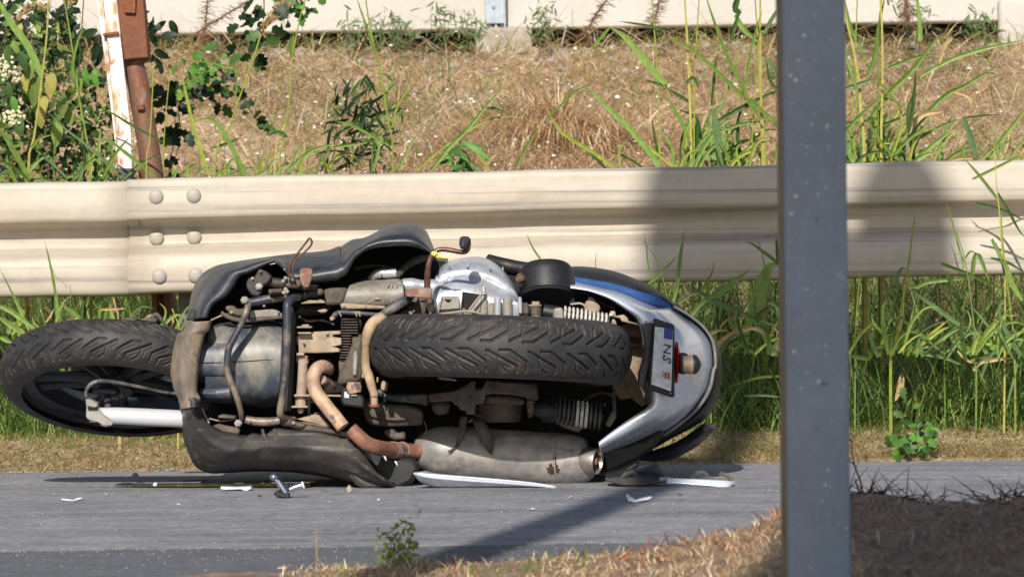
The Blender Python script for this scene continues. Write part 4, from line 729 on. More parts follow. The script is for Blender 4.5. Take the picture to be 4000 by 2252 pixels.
M['fork'] = S('fork_silver', (.80, .80, .84), .3, .35, fvar=.04, coat=.4)
M['spring'] = S('white_spring', (.66, .64, .60), .4, .1, col2=(.48, .44, .38), scale=60)
M['springdk'] = S('dark_spring', (.05, .05, .052), .45, .2, col2=(.1, .09, .08), scale=60)
M['hose'] = S('muddy_hose', (.44, .32, .21), .85, col2=(.30, .21, .13), scale=22, lo=.4, hi=.65, bump=.35, bscale=120)
M['hosebl'] = S('black_hose', (.04, .045, .055), .5, col2=(.20, .18, .15), scale=26, lo=.48, hi=.66, bump=.3, bscale=200)
M['cable'] = S('dusty_cable', (.27, .23, .18), .75, col2=(.38, .30, .2), scale=50)
M['red'] = S('red_reflector', (.50, .012, .010), .18, coat=.7, col2=(.36, .008, .008), scale=60)
M['amber'] = S('amber_lens', (.13, .06, .012), .15, coat=.8)
M['plate'] = S('plate_white', (.62, .66, .70), .4, col2=(.55, .59, .63), scale=30); M['plateedge'] = S('plate_edge', (.8, .83, .86), .35)
M['plateblue'] = S('plate_blue', (.015, .035, .30), .4); M['ink'] = S('plate_ink', (.03, .03, .035), .5); M['crest'] = S('crest_red', (.40, .03, .03), .5)
M['yellow'] = S('yellow_tape', (.72, .62, .12), .6); M['chrome'] = S('chrome', (.72, .74, .78), .12, 1.0)
M['brown'] = S('brown_mud_cap', (.25, .17, .12), .5, col2=(.34, .24, .17), scale=40)

base = W(1900, 1905, .1); scooter = empty('motor_scooter', (base.x, .35, 0), 'silver and black scooter lying on its side on the road with its underside showing', 'scooter')
_nt = M['rubber'].node_tree; _a = _nt.nodes.new('ShaderNodeAttribute'); _a.attribute_name = 'Col'; _bs = _nt.nodes['Principled BSDF']; _src = _bs.inputs['Base Color'].links[0].from_socket
_n = _nt.nodes.new('ShaderNodeTexNoise'); _n.inputs['Scale'].default_value = 22; _r = _nt.nodes.new('ShaderNodeMapRange'); _r.inputs[1].default_value = .35; _r.inputs[2].default_value = .62; _nt.links.new(_n.outputs[0], _r.inputs[0])
_m = _nt.nodes.new('ShaderNodeMath'); _m.operation = 'MULTIPLY'; _nt.links.new(_a.outputs['Fac'], _m.inputs[0]); _nt.links.new(_r.outputs[0], _m.inputs[1])
_x = _nt.nodes.new('ShaderNodeMix'); _x.data_type = 'RGBA'; _nt.links.new(_m.outputs[0], _x.inputs[0]); _nt.links.new(_src, _x.inputs[6]); _x.inputs[7].default_value = (.17, .115, .08, 1); _nt.links.new(_x.outputs[2], _bs.inputs['Base Color'])
def part(b, name, m, parent=None, **k): return b.build(name, M[m], parent or scooter, **k)
def P(name, m, c, pts, d0, d1, bevel=.003, parent=None, **k):
    return part(MB().prism(K(c, *pts), d0, d1), name, m, parent, bevel=bevel, smooth=35, **k)
def T(name, m, c, pts, wpx, d=0, parent=None, n=12, sq=None, caps=True, **k):
    """tube through crop points; wpx is the width in crop pixels (number or list)"""
    s = CR[c][2]; pp = [(p[0], p[1], (p[2] if len(p) > 2 else d)*1500) for p in K(c, *pts)]
    N = max(8, 6*len(pts)); Q = spline(pp, N); w = np.full(N, wpx) if not hasattr(wpx, '__len__') else np.interp(np.linspace(0, 1, N), np.linspace(0, 1, len(wpx)), wpx)
    return part(MB().tube([W(q[0], q[1], q[2]/1500) for q in Q], [w[i]/s/2*MM(Q[i][2]/1500) for i in range(N)], n, caps, sq), name, m, parent, **k)
def PT(name, m, grid, solid=.003, parent=None, **k): return part(MB().grid(grid), name, m, parent, solid=solid, smooth=50, **k)
def bolt(c, x, y, d, rpx, m='mudmetal', ax=(0, -1, 0), h=.006, parent=None, n=6, name='bolt'):
    p = W(*K(c, (x, y))[0], d); r = rpx/CR[c][2]*MM(d)
    return part(MB().lathe([(r*1.35, 0), (r*1.35, h*.25), (r, h*.26), (r, h), (r*.7, h*1.15)], p, ax, n), name, m, parent)

# ---------------- tyres with real cut grooves
PAT = [([(67, 10), (44, 10), (3, 37), (0, 64)], 3.2, .0075), ([(98, 12), (71, 26), (26, 48), (23, 66)], 3.2, .0075), ([(71, 28), (65, 52), (46, 66)], 2.4, .006),
       ([(46, 24), (11, 43), (9, 57)], 1.2, .004), ([(100, 23), (81, 35), (77, 55)], 1.2, .004), ([(55, 46), (40, 54)], 1.2, .004)]
def tyre(Rm, hw, depth, C, n, xdir, flip=1, scale=1.0, phase=0, pm=118):
    """Rm outer radius, hw half width; C centre; n axle direction (the face turned to the viewer's lower side)"""
    per = 97.0*scale; per = 2*math.pi*Rm*1000/round(2*math.pi*Rm*1000/per); NS, NP = int(2*math.pi*Rm/.0016), 120
    ph = np.linspace(-R(pm), R(pm), NP); sgn = np.sign(ph); y = hw*np.sin(ph); r = Rm-depth+depth*np.sign(np.cos(ph))*np.abs(np.cos(ph))**.85
    arc = np.r_[0, np.cumsum(np.hypot(np.diff(y), np.diff(r)))]; t = (arc-np.interp(0, ph, arc))*1000
    th = np.arange(NS)*2*math.pi/NS; s = th*Rm*1000
    Sg, Tg = np.meshgrid(s, t, indexing='ij'); g = np.zeros_like(Sg)
    for side in (1, -1):
        sel = np.abs(Tg)*np.ones_like(Sg); off = phase if side > 0 else phase+per*.45
        for pts, w, dp in PAT:
            pts = [(a*scale, b*scale) for a, b in pts]
            for (x0, y0), (x1, y1) in zip(pts[:-1], pts[1:]):
                mx = (x0+x1)/2; ss = (flip*(Sg-off)-mx+per/2) % per-per/2+mx
                dx, dy = x1-x0, y1-y0; u = np.clip(((ss-x0)*dx+(sel-y0)*dy)/(dx*dx+dy*dy), 0, 1); dd = np.hypot(ss-x0-u*dx, sel-y0-u*dy)
                gg = dp*np.clip((w*scale-dd)/(.7), 0, 1); gg[(Tg*side) < 0] = 0; g = np.maximum(g, gg)
    # sidewall bead line
    rad = r[None]-g*np.clip(np.cos(ph), .2, 1)[None]; yy = y[None]-g*np.sin(ph)[None]*.6
    n = Vector(n).normalized(); u = (Vector(xdir)-n*Vector(xdir).dot(n)).normalized(); v = n.cross(u)
    C, u, v, n = map(np.array, (C, u, v, n)); cs, sn = np.cos(th)[:, None, None], np.sin(th)[:, None, None]
    V = C+rad[..., None]*(cs*u+sn*v)+yy[..., None]*n
    i = np.arange(NS)[:, None]; j = np.arange(NP-1)[None]; a = i*NP+j; b = ((i+1) % NS)*NP+j
    F = np.stack([a, b, b+1, a+1], -1).reshape(-1, 4); D = np.clip(g*4/ .008, 0, 1)*(1-np.clip(g/.008-.55, 0, 1)*2); D = D*np.clip((np.abs(t)[None]-18)/30, .12, 1)*(1. if hw < .06 else .6)+.15*(np.abs(t)[None] > 52); return V.reshape(-1, 3), F, np.repeat(np.clip(D, 0, 1).reshape(-1, 1), 3, 1)
def wheel(name, C, n, xdir, Rm, hw, depth, flip, phase, scale, rimr, nsp, spw, lab=None):
    n = Vector(n).normalized(); u = (Vector(xdir)-n*Vector(xdir).dot(n)).normalized(); v = n.cross(u)
    b = MB(); k = hw*.72
    prof = [(rimr-.030, -k*.55), (rimr-.006, -k*.75), (rimr, -k), (rimr+.012, -k), (rimr+.012, -k+.006), (rimr+.002, -k*.8), (rimr-.012, -k*.3), (rimr-.012, k*.3), (rimr+.002, k*.8), (rimr+.012, k-.006), (rimr+.012, k), (rimr, k), (rimr-.006, k*.75), (rimr-.030, k*.55), (rimr-.030, -k*.55)]
    N = 72; vs = [C+n*h+(u*math.cos(2*math.pi*q/N)+v*math.sin(2*math.pi*q/N))*r for r, h in prof for q in range(N)]
    b.add(vs, [(i*N+q, i*N+(q+1) % N, (i+1)*N+(q+1) % N, (i+1)*N+q) for i in range(len(prof)-1) for q in range(N)])
    w = part(b, name, 'rim')
    for i in range(nsp):
        a = 2*math.pi*(i+.5)/nsp+.15
        for da in (-.16, .16):
            d0 = u*math.cos(a+da*1.7)+v*math.sin(a+da*1.7); d1 = u*math.cos(a+da)+v*math.sin(a+da)
            part(MB().tube([C+d0*.03, C+d0*.06, (C+d0*.06+C+d1*(rimr-.02))*.5, C+d1*(rimr-.02)], [spw*1.3, spw*1.1, spw*.8, spw*1.1], 8, squash=None), 'spoke', 'rim', w)
    part(MB().lathe([(.02, -k*.9), (.040, -k*.85), (.045, -k*.3), (.045, k*.3), (.040, k*.85), (.02, k*.9)], C, n, 28), 'hub', 'rim', w)
    V, F, D = tyre(Rm, hw, depth, C, n, xdir, flip, scale, phase, 100 if rimr > .22 else 118)
    fast_mesh('tyre', V, F, M['rubber'], D, w, smooth=True)
    return w
a5 = R(2.6); C_R = W(1952, 1368, .13)
nR = Vector((-math.sin(a5), -math.sin(R(3)), -math.cos(a5)))           # axle, pointing to the ground side
wheel('rear_wheel', C_R, nR, (1, 0, 0), 518*MM(.13), .0735, .062, 1, 30, 1.0, .205, 5, .013)
C_F = W(459, 1478, .30); tl = R(22.5); nF = Vector((-math.sin(R(3)), -math.sin(tl), -math.cos(tl)))
wf = wheel('front_wheel', C_F, nF, (1, 0, 0), 461*MM(.30), .056, .047, -1, 0, .86, .228, 5, .014)
part(MB().lathe([(.10, .030), (.118, .030), (.118, .034), (.10, .034), (.10, .030)], C_F, -nF, 48), 'brake_disc', 'frame', wf)

# ---------------- body core (dark, gives the machine its real depth)
core = [(760, 1240), (800, 1110), (880, 1065), (1000, 1040), (1200, 1012), (1340, 985), (1400, 935), (1500, 905), (1600, 905), (1660, 945), (1700, 1020), (1760, 1020), (1950, 1010), (2100, 1030), (2300, 1075), (2480, 1140), (2620, 1230), (2700, 1340), (2715, 1460), (2650, 1570), (2500, 1670), (2380, 1720), (2330, 1760), (2290, 1870), (1700, 1896), (1500, 1893), (1440, 1850), (1200, 1820), (860, 1810), (790, 1730), (745, 1600), (712, 1450), (730, 1300)]
part(MB().prism(core, .40, .70), 'underbody', 'inner', bevel=.03)
sd = [(1700, 1040), (1950, 1040), (2200, 1070), (2450, 1150), (2650, 1280), (2740, 1420), (2680, 1560), (2500, 1660), (2300, 1730), (1900, 1740), (1700, 1600), (1600, 1300)]
part(MB().prism(sd, .62, .82), 'seat_base', 'seat', bevel=.03)
part(MB().tube([W(820, 1300, .9), W(760, 1400, 1.0), W(760, 1550, 1.0), W(830, 1650, .95)], .016, 10), 'handlebar', 'black')
P('leg_shield', 'fair', 'p', [(770, 1280), (860, 1120), (1050, 1090), (1060, 1700), (860, 1790), (790, 1650)], .70, .95, .03)

# ---------------- rear seat and tail
seat_out = K('t', (300, 360), (500, 381), (700, 376), (900, 395), (1100, 440), (1300, 520), (1500, 620), (1640, 730), (1800, 850), (1950, 980), (2070, 1110), (2140, 1260), (2160, 1420))+K('u', (1532, 300), (1525, 430), (1490, 570), (1400, 700), (1270, 790), (1100, 880), (960, 960), (800, 1040), (650, 1110), (500, 1170))
sil_out = K('t', (600, 520), (650, 532), (900, 590), (1120, 640), (1350, 735), (1540, 800), (1650, 800), (1800, 890), (1950, 1000), (2040, 1120), (2075, 1250), (2083, 1400))+K('u', (1462, 300), (1432, 440), (1370, 560), (1270, 680), (1130, 790), (980, 870), (820, 940), (700, 980), (600, 1010), (520, 1030))
sil_in = K('t', (600, 595), (650, 600), (800, 625), (1000, 700), (1150, 790), (1260, 870), (1310, 930), (1350, 1050), (1370, 1180))+[(2530, 1400), (2538, 1480)]+K('u', (960, 560), (905, 640), (810, 700), (700, 770), (600, 840), (510, 910))
PT('seat', 'seat', patch2(sil_out, seat_out, [(-.5, .50), (0, .43), (.5, .40), (1.0, .50), (.9, .68)], 90, 16), .004)
gs = patch2(sil_in, sil_out, [(-.04, .24), (.0, .175), (.10, .160), (.35, .17), (.50, .205), (.62, .235), (.85, .33), (1.0, .42)], 110, 26)
PT('tail_cowl', 'silver', gs, .003)
PT('blue_stripe', 'blue', patch2(K('t', (600, 535), (650, 545), (900, 592), (1120, 642), (1350, 735), (1540, 800), (1640, 830)), K('t', (600, 455), (650, 462), (900, 500), (1200, 570), (1500, 675), (1600, 720), (1652, 780)), [(0, .405), (.4, .385), (1, .41)], 60, 6), .004)
PT('edge_trim', 'trim', patch2(K('t', (1650, 790), (1800, 878), (1950, 990), (2040, 1115), (2072, 1250), (2078, 1400))+K('u', (1450, 300), (1420, 440), (1360, 555), (1260, 675), (1120, 785), (1040, 840)), K('t', (1668, 775), (1820, 860), (1980, 985), (2075, 1115), (2112, 1250), (2118, 1400))+K('u', (1490, 300), (1460, 450), (1395, 575), (1290, 695), (1150, 805), (1065, 860)), [(0, .405), (.3, .37), (.7, .37), (1, .43)], 80, 8), .003)
P('cowl_shadow_panel', 'black', 'u', [(470, 985), (700, 935), (900, 880), (1035, 800), (1070, 850), (1000, 900), (980, 960), (860, 1040), (700, 1115), (560, 1172), (540, 1060)], .30, .5, .012)  # black colour carries the shade below the tail cowl
P('lower_side_cowl', 'black', 'u', [(470, 1160), (700, 1100), (850, 1035), (845, 1110), (760, 1160), (560, 1200), (440, 1200)], .30, .45, .01)  # black instead of fairing grey, standing in for shade on the lower tail
PT('grab_blade', 'fair', patch2(K('u', (840, 1020), (980, 980), (1120, 930), (1230, 870), (1330, 800), (1400, 750)), K('u', (850, 1050), (1000, 1060), (1140, 1035), (1280, 960), (1400, 870), (1470, 800)), [(0, .50), (.3, .44), (.7, .43), (1, .5)], 40, 8), .006)
P('grab_blade_hook', 'fair', 'u', [(1395, 745), (1440, 765), (1478, 745), (1494, 755), (1480, 800), (1440, 835), (1400, 860)], .44, .50, .004)
# inner rear mudguard
mg = K('u', (560, 280), (620, 0), (700, -60), (880, -120), (885, 60), (880, 200), (842, 340), (845, 400), (880, 470), (918, 560), (905, 600), (870, 615), (830, 585), (780, 540), (690, 560), (640, 500))
part(MB().prism(mg, .34, .36), 'rear_mudguard', 'mud', bevel=.004)
P('mudguard_box', 'mud', 't', [(1170, 1010), (1330, 1020), (1330, 1060), (1310, 1080), (1180, 1075)], .30, .34, .003)
P('mudguard_bar', 'mudmetal', 't', [(1110, 1065), (1310, 1075), (1315, 1105), (1120, 1105)], .28, .33, .003)
P('mudguard_slot', 'black', 't', [(1190, 1085), (1290, 1090), (1290, 1104), (1195, 1102)], .276, .282, .001)
P('mudguard_lip', 'mudmetal', 't', [(1180, 1165), (1345, 1165), (1345, 1190), (1190, 1185)], .32, .35, .002)
P('shock_bracket', 'mudmetal', 't', [(740, 770), (800, 670), (830, 690), (912, 780), (910, 830), (850, 860), (740, 830)], .20, .28, .006)
P('shock_bracket', 'mudmetal', 't', [(1010, 830), (1060, 825), (1070, 880), (1120, 870), (1160, 860), (1190, 890), (1200, 930), (1330, 965), (1320, 980), (1130, 935), (1110, 900), (1020, 890)], .20, .26, .004)
P('shock_bracket', 'mudmetal', 't', [(1040, 900), (1070, 930), (1085, 1010), (1040, 1000), (1020, 960)], .18, .24, .004)
bolt('t', 1030, 860, .20, 22)
# licence plate
ph = P('plate_holder', 'black', 'n', [(300, 165), (590, 262), (625, 290), (625, 1400), (590, 1420), (215, 1290), (225, 900), (290, 300)], .110, .155, .006)
P('holder_arm', 'fair', 'n', [(90, 260), (230, 240), (300, 250), (245, 900), (160, 1240), (240, 1380), (180, 1390), (60, 1180), (60, 1050), (120, 850), (150, 600), (130, 400)], .15, .24, .02)
lp = P('licence_plate', 'plate', 'n', [(318, 300), (600, 345), (570, 1315), (258, 1205)], .104, .1095, .001, parent=ph)
def NP(u, v):                                            # plate coordinates, u down its length 0..1, v across 0..1
    tl_, tr_, br, bl = [np.array(K('n', p)[0]) for p in ((318, 300), (600, 345), (570, 1315), (258, 1205))]
    return tuple((tl_*(1-v)+tr_*v)*(1-u)+(bl*(1-v)+br*v)*u)
def strip(name, m, quad, d0=.1015, d1=.1038): return part(MB().prism([NP(*q) for q in quad], d0, d1), name, m, ph)
strip('blue_band', 'plateblue', [(.0, .50), (.0, .985), (.17, .985), (.17, .50)])
for q in ([(.0, .465), (.0, .497), (.985, .497), (.985, .465)], [(.17, .955), (.17, .99), (1, .99), (1, .955)], [(.0, .01), (.0, .035), (1, .035), (1, .01)], [(.965, .03), (.965, .46), (1, .46), (1, .03)], [(.97, .5), (.97, .97), (1, .97), (1, .5)]): strip('border', 'plateedge', q)
def stroke(name, m, pts, w, d=.1008):
    pts = [NP(u, v) for u, v in pts]; b = MB(); Q = [W(p[0], p[1], d) for p in pts]
    for i in range(len(Q)-1):
        a, c = Q[i], Q[i+1]; t = (c-a).normalized(); nn = t.cross(Vector((0, 1, 0)))*w/2; e = t*w*.35; dp = Vector((0, .003, 0))
        b.add([a-e+nn, c+e+nn, c+e-nn, a-e-nn, a-e+nn+dp, c+e+nn+dp, c+e-nn+dp, a-e-nn+dp], [(0, 1, 2, 3), (0, 4, 5, 1), (2, 6, 7, 3), (1, 5, 6, 2), (0, 3, 7, 4)])
    return part(b, name, m, ph, smooth=None)
# the letters stand turned a quarter right: their tops point to the right edge (v = 1)
stroke('letter_n', 'ink', [(.275, .56), (.275, .90), (.40, .56), (.40, .90)], .0032)
stroke('letter_s', 'ink', [(.465, .63), (.450, .58), (.475, .55), (.515, .55), (.530, .60), (.520, .68), (.495, .76), (.480, .84), (.490, .90), (.525, .92), (.555, .90), (.560, .84), (.550, .80)][::1], .0026)
stroke('crest', 'crest', [(.745, .70), (.745, .84)], .0075); stroke('crest', 'crest', [(.795, .70), (.795, .84)], .0075); stroke('crest_cross', 'plateedge', [(.735, .77), (.805, .77)], .0012, .1000)
stroke('small_mark', 'ink', [(.73, .56), (.745, .56)], .002); stroke('small_mark', 'ink', [(.785, .56), (.80, .56)], .002)
part(MB().grid(patch([[tuple(K('n', (640, 540))[0])+(.17,), tuple(K('n', (630, 700))[0])+(.15,), tuple(K('n', (626, 950))[0])+(.15,), tuple(K('n', (622, 1190))[0])+(.17,)],
    [tuple(K('n', (672, 560))[0])+(.165,), tuple(K('n', (690, 700))[0])+(.145,), tuple(K('n', (690, 950))[0])+(.145,), tuple(K('n', (668, 1170))[0])+(.165,)],
    [tuple(K('n', (690, 600))[0])+(.20,), tuple(K('n', (700, 720))[0])+(.19,), tuple(K('n', (698, 950))[0])+(.19,), tuple(K('n', (680, 1120))[0])+(.2,)]], 20, 6)), 'red_reflector', 'red', solid=.004)
P('lamp_stalk', 'black', 'n', [(695, 715), (830, 712), (850, 760), (850, 1040), (700, 1060)], .13, .19, .008)
T('indicator_body', 'brown', 'n', [(760, 900), (830, 898), (930, 896)], [250, 300, 300], .10, n=24)
T('indicator_dome', 'black', 'n', [(915, 896), (950, 895), (990, 894), (1025, 893), (1044, 893)], [310, 305, 270, 190, 40], .10, n=24)
# ---------------- airbox and indicator
b = MB(); c0, c1 = W(*K('t', (352, 420))[0], .24), W(*K('t', (362, 700))[0], .215); ax = (c1-c0)
rx = 292/2.637*MM(.3)
prof_ = [(.02, -.016), (rx*.55, -.0155), (rx*.85, -.010), (rx*.97, .002), (rx, .015), (rx*1.0, .055), (rx*1.015, .056), (rx*1.015, .060), (rx*.985, .061), (rx*.985, ax.length*.86), (rx*.93, ax.length*.95), (.02, ax.length)]
b.lathe(prof_, c0, ax, 48); part(b, 'airbox', 'black', smooth=35)
T('airbox_duct', 'black', 't', [(-250, 300, .42), (-60, 360, .40), (150, 400, .40), (360, 420, .38)], [120, 150, 150, 100], .4)
T('indicator_socket', 'black', 't', [(84, 500, .16), (84, 560, .16), (80, 600, .17)], [90, 80, 50], .16, n=14)
b = MB(); b.lathe([(.0005, -.010), (.007, -.009), (.0105, -.004), (.0115, .004), (.0115, .012)], W(*K('t', (90, 490))[0], .15), (0, 1, 0), 20); part(b, 'indicator_lens', 'amber')
# ---------------- silver transmission cover
PT('transmission_cover', 'alu', patch([
    [k+(.33,) for k in K('5', (1475, 690), (1560, 600), (1680, 540), (1850, 508), (2000, 502), (2130, 540), (2250, 620), (2360, 740), (2440, 870), (2480, 1000))],
    [k+(.24,) for k in K('5', (1465, 720), (1555, 640), (1690, 590), (1850, 570), (2010, 575), (2150, 625), (2280, 710), (2385, 820), (2460, 930), (2500, 1040))],
    [k+(.195,) for k in K('5', (1455, 760), (1560, 700), (1700, 665), (1850, 655), (2000, 670), (2150, 710), (2290, 790), (2400, 880), (2470, 970), (2510, 1070))],
    [k+(.190,) for k in K('5', (1445, 850), (1560, 800), (1700, 745), (1850, 735), (1980, 765), (2120, 830), (2260, 900), (2370, 930), (2460, 1000), (2515, 1090))],
    [k+(.150,) for k in K('5', (1435, 930), (1560, 880), (1700, 850), (1850, 860), (2000, 890), (2120, 930), (2250, 980), (2370, 1010), (2460, 1050), (2520, 1110))],
    [k+(.135,) for k in K('5', (1428, 1080), (1560, 1060), (1700, 1060), (1850, 1060), (2000, 1060), (2120, 1060), (2250, 1060), (2370, 1065), (2470, 1070), (2525, 1120))],
    [k+(.140,) for k in K('5', (1420, 1240), (1560, 1245), (1700, 1250), (1850, 1250), (2000, 1255), (2120, 1260), (2250, 1265), (2370, 1270), (2470, 1270), (2530, 1270))]], 70, 36), .004)
P('cover_window', 'inner', '5', [(1790, 930), (2020, 965), (2015, 1180), (1780, 1165)], .126, .1315, .001)
P('cover_rib', 'aludust', '5', [(1900, 1150), (2030, 965), (2045, 975), (2010, 1190), (1900, 1170)], .115, .128, .003)
P('cover_rib', 'aludust', '5', [(1425, 1240), (1530, 990), (1545, 1000), (1500, 1180), (1500, 1250)], .118, .138, .003)
P('cover_rib', 'aludust', '5', [(1515, 1000), (1530, 985), (1750, 985), (1760, 1130), (1750, 1145), (1510, 1160)], .124, .140, .006)
P('cover_recess', 'inner', '5', [(1560, 1022), (1660, 1028), (1620, 1060), (1590, 1050)], .119, .1235, .002)
P('cover_slot', 'inner', '5', [(1790, 935), (1800, 935), (1795, 1165), (1775, 1165)], .118, .1252, .001)
for (x, y, h) in ((2060, 920, 100), (1855, 590, 60), (2135, 610, 56), (1622, 590, 40), (2300, 640, 40)):
    T('cover_stud', 'alu', '5', [(x, y-h*.5, .19 if y < 700 else .115), (x, y+h*.5, .185 if y < 700 else .11)], [16, 30] if y < 700 else [40, 66], .12, n=12)
for (x0, x1, m) in ((2010, 2110, 'aludust'), (2190, 2280, 'alu'), (2300, 2420, 'aludust')):
    T('cover_boss', m, '5', [((x0+x1)/2, 1010), ((x0+x1)/2, 1120), ((x0+x1)/2, 1260)], [(x1-x0)]*3, .115 if m == 'alu' else .125, n=16)
P('cover_flange', 'aludust', '5', [(2110, 1070), (2190, 1070), (2190, 1250), (2110, 1240)], .118, .15, .003)
P('cover_tab', 'mudmetal', '5', [(1340, 1090), (1420, 1070), (1440, 1200), (1340, 1190)], .11, .15, .008)
# swing housing silver neck, elbow and crankcase
T('casing_neck', 'alu', '5', [(1040, 850), (1150, 850), (1280, 860), (1420, 880), (1500, 930)], [170, 190, 150, 210, 280], .20, n=20)
T('breather_pipe', 'alu', '5', [(610, 800, .24), (680, 730, .22), (760, 700, .21), (850, 700, .21), (960, 690, .21)], [60, 95, 120, 125, 120], .21, n=18)
T('breather_collar', 'black', '5', [(768, 702), (782, 700)], [128, 128], .21, n=18)
PT('crankcase', 'aludust', patch([[k+(.24,) for k in K('5', (430, 815), (600, 790), (800, 780), (960, 765), (1040, 790))],
    [k+(.15,) for k in K('5', (370, 870), (600, 840), (800, 830), (960, 820), (1045, 830))],
    [k+(.11,) for k in K('5', (330, 960), (560, 940), (800, 930), (960, 930), (1050, 900))],
    [k+(.12,) for k in K('5', (290, 1080), (560, 1080), (800, 1080), (960, 1060), (1060, 1010))],
    [k+(.15,) for k in K('5', (265, 1140), (560, 1140), (800, 1130), (940, 1110), (1060, 1080))]], 40, 20), .005)
for x0, x1, y0, y1 in ((600, 520, 930, 1050), (740, 620, 930, 1070), (860, 800, 830, 1000), (960, 900, 850, 1060), (905, 880, 840, 960)):
    T('crankcase_rib', 'aludust', '5', [(x0, y0), ((x0+x1)/2, (y0+y1)/2), (x1, y1)], [34, 26, 14], .112, n=8)
for x in (985, 1005, 1025): T('cooling_rib', 'aludust', '5', [(x-30, 800), (x-5, 840), (x+5, 900)], [12, 14, 12], .118, n=6)
T('crankcase_dimple', 'mudmetal', '5', [(725, 1000, .116), (725, 1045, .112)], [60, 100], .11, n=14)
P('crankcase_flange', 'mudmetal', '5', [(250, 1080), (300, 1075), (820, 1110), (830, 1150), (270, 1150)], .10, .16, .004)
P('mount_block', 'castdk', '5', [(40, 900), (140, 875), (360, 880), (330, 1000), (290, 1100), (60, 1105), (40, 1060)], .14, .22, .008)
P('mount_block', 'aludust', '5', [(0, 1020), (50, 1040), (50, 1080), (-150, 1075), (-160, 1050)], .12, .17, .004)
P('casing_lug', 'aludust', '5', [(1100, 900), (1240, 950), (1230, 1090), (1050, 1020)], .14, .20, .01)
P('casing_lug', 'castdk', '5', [(1100, 1010), (1420, 1000), (1430, 1100), (1340, 1100), (1330, 1240), (960, 1240), (1120, 1100)], .20, .28, .01)
P('small_lug', 'mudmetal', '5', [(1255, 1040), (1350, 1020), (1360, 1050), (1320, 1075), (1260, 1060)], .10, .14, .004)
# ---------------- kick starter
ks = T('kick_starter', 'lever', '5', [(1352, 900, .05), (1350, 760, .045), (1362, 620, .04), (1390, 510, .04), (1440, 430, .04), (1530, 398, .04), (1650, 410, .04), (1780, 432, .04), (1850, 415, .04), (1872, 340, .04), (1868, 260, .04)], [84, 84, 76, 70, 66, 62, 62, 64, 64, 60, 56], .04, n=14)
P('kick_pad', 'rustbr', '5', [(1060, 935), (1110, 900), (1380, 880), (1405, 890), (1412, 1000), (1390, 1022), (1180, 1000), (1080, 995)], .03, .07, .006, parent=ks)
P('kick_rubber', 'black', '5', [(1760, 250), (1800, 230), (1870, 235), (1885, 260), (1865, 330), (1840, 400), (1770, 395), (1750, 320)], .02, .055, .007, parent=ks)
P('kick_rubber_face', 'fair', '5', [(1768, 300), (1800, 262), (1842, 262), (1832, 340), (1810, 385), (1775, 385)], .014, .0195, .003, parent=ks)
T('yellow_tape', 'yellow', '5', [(1412, 430), (1430, 460), (1480, 480), (1540, 500), (1600, 505), (1640, 515), (1655, 492)], [40, 56, 50, 24, 20, 22, 8], .015, n=8, sq=.5)
T('yellow_tape', 'yellow', '5', [(1405, 440), (1440, 455), (1475, 440)], [40, 66, 40], .012, n=8)
T('tape_end', 'trim', '5', [(1560, 515), (1595, 540), (1622, 572)], [8, 10, 6], .02, n=6)
# ---------------- upper fairing (leg shield edge)
f_out = K('4', (262, 1290), (290, 1130), (335, 930), (390, 800), (470, 705), (590, 630), (740, 585), (1100, 525), (1600, 462), (2000, 425), (2180, 365))+K('5', (250, 385), (400, 290), (560, 260), (700, 195), (850, 112), (1000, 82), (1150, 78), (1250, 102), (1330, 175), (1385, 290), (1432, 410))
f_in = K('4', (512, 1258), (550, 1150), (610, 1070), (750, 985), (840, 880), (900, 770), (960, 712), (1050, 690), (1200, 618), (1340, 560), (1430, 562), (1520, 690), (1600, 800), (1850, 812), (2050, 785), (2150, 775))+K('5', (240, 760), (320, 705), (370, 620), (430, 510), (500, 455), (570, 405), (700, 368), (850, 350), (1050, 342), (1200, 358), (1320, 400), (1400, 440))
PT('upper_fairing', 'fair', patch2(f_in, f_out, [(-.02, .20), (.0, .125), (.12, .105), (.40, .115), (.62, .17), (.85, .26), (1.0, .38), (.97, .55)], 150, 34, .0018), .004)
P('fairing_end', 'fair', '4', [(268, 1292), (300, 1150), (520, 1150), (530, 1180), (505, 1256)], .18, .30, .01)
T('tube_link', 'castdk', '5', [(980, 720, .2), (1080, 620, .24), (1200, 540, .28), (1360, 500, .32), (1600, 540, .3)], [70, 90, 110, 90, 60], .2, n=14, sq=.6)
# under the opening: footpeg arm, springs, loop
T('stand_arm', 'framedk', '4', [(1110, 780), (1250, 800), (1450, 830), (1700, 850), (1900, 900)], [150, 130, 130, 130, 110], .13, n=14)
P('arm_bracket', 'framedk', '4', [(1000, 830), (1040, 750), (1110, 760), (1150, 660), (1240, 660), (1330, 740), (1300, 800), (1200, 880), (1210, 930), (1160, 1000), (1070, 980), (1010, 880)], .10, .17, .008)
bolt('4', 1165, 865, .095, 36, 'aludust'); bolt('4', 1085, 765, .10, 18, 'aludust'); bolt('4', 1185, 680, .10, 24, 'framedk')
T('stand_spring', 'castdk', '4', [(1290, 935), (1370, 930), (1460, 920)], [70, 78, 70], .10, n=14)
for i in range(9): T('spring_coil', 'castdk', '4', [(1320+i*16, 895, .098), (1326+i*16, 930, .082), (1322+i*16, 968, .098)], [9, 9, 9], .08, n=5)
P('footrest_mount', 'castdk', '4', [(1465, 800), (1530, 740), (1610, 760), (1690, 790), (1700, 860), (1640, 890), (1510, 880), (1470, 860)], .06, .13, .008)
P('footrest_pad', 'rustbr', '4', [(1680, 650), (1720, 628), (1815, 634), (1840, 655), (1830, 760), (1790, 885), (1710, 865), (1678, 790)], .03, .055, .006)
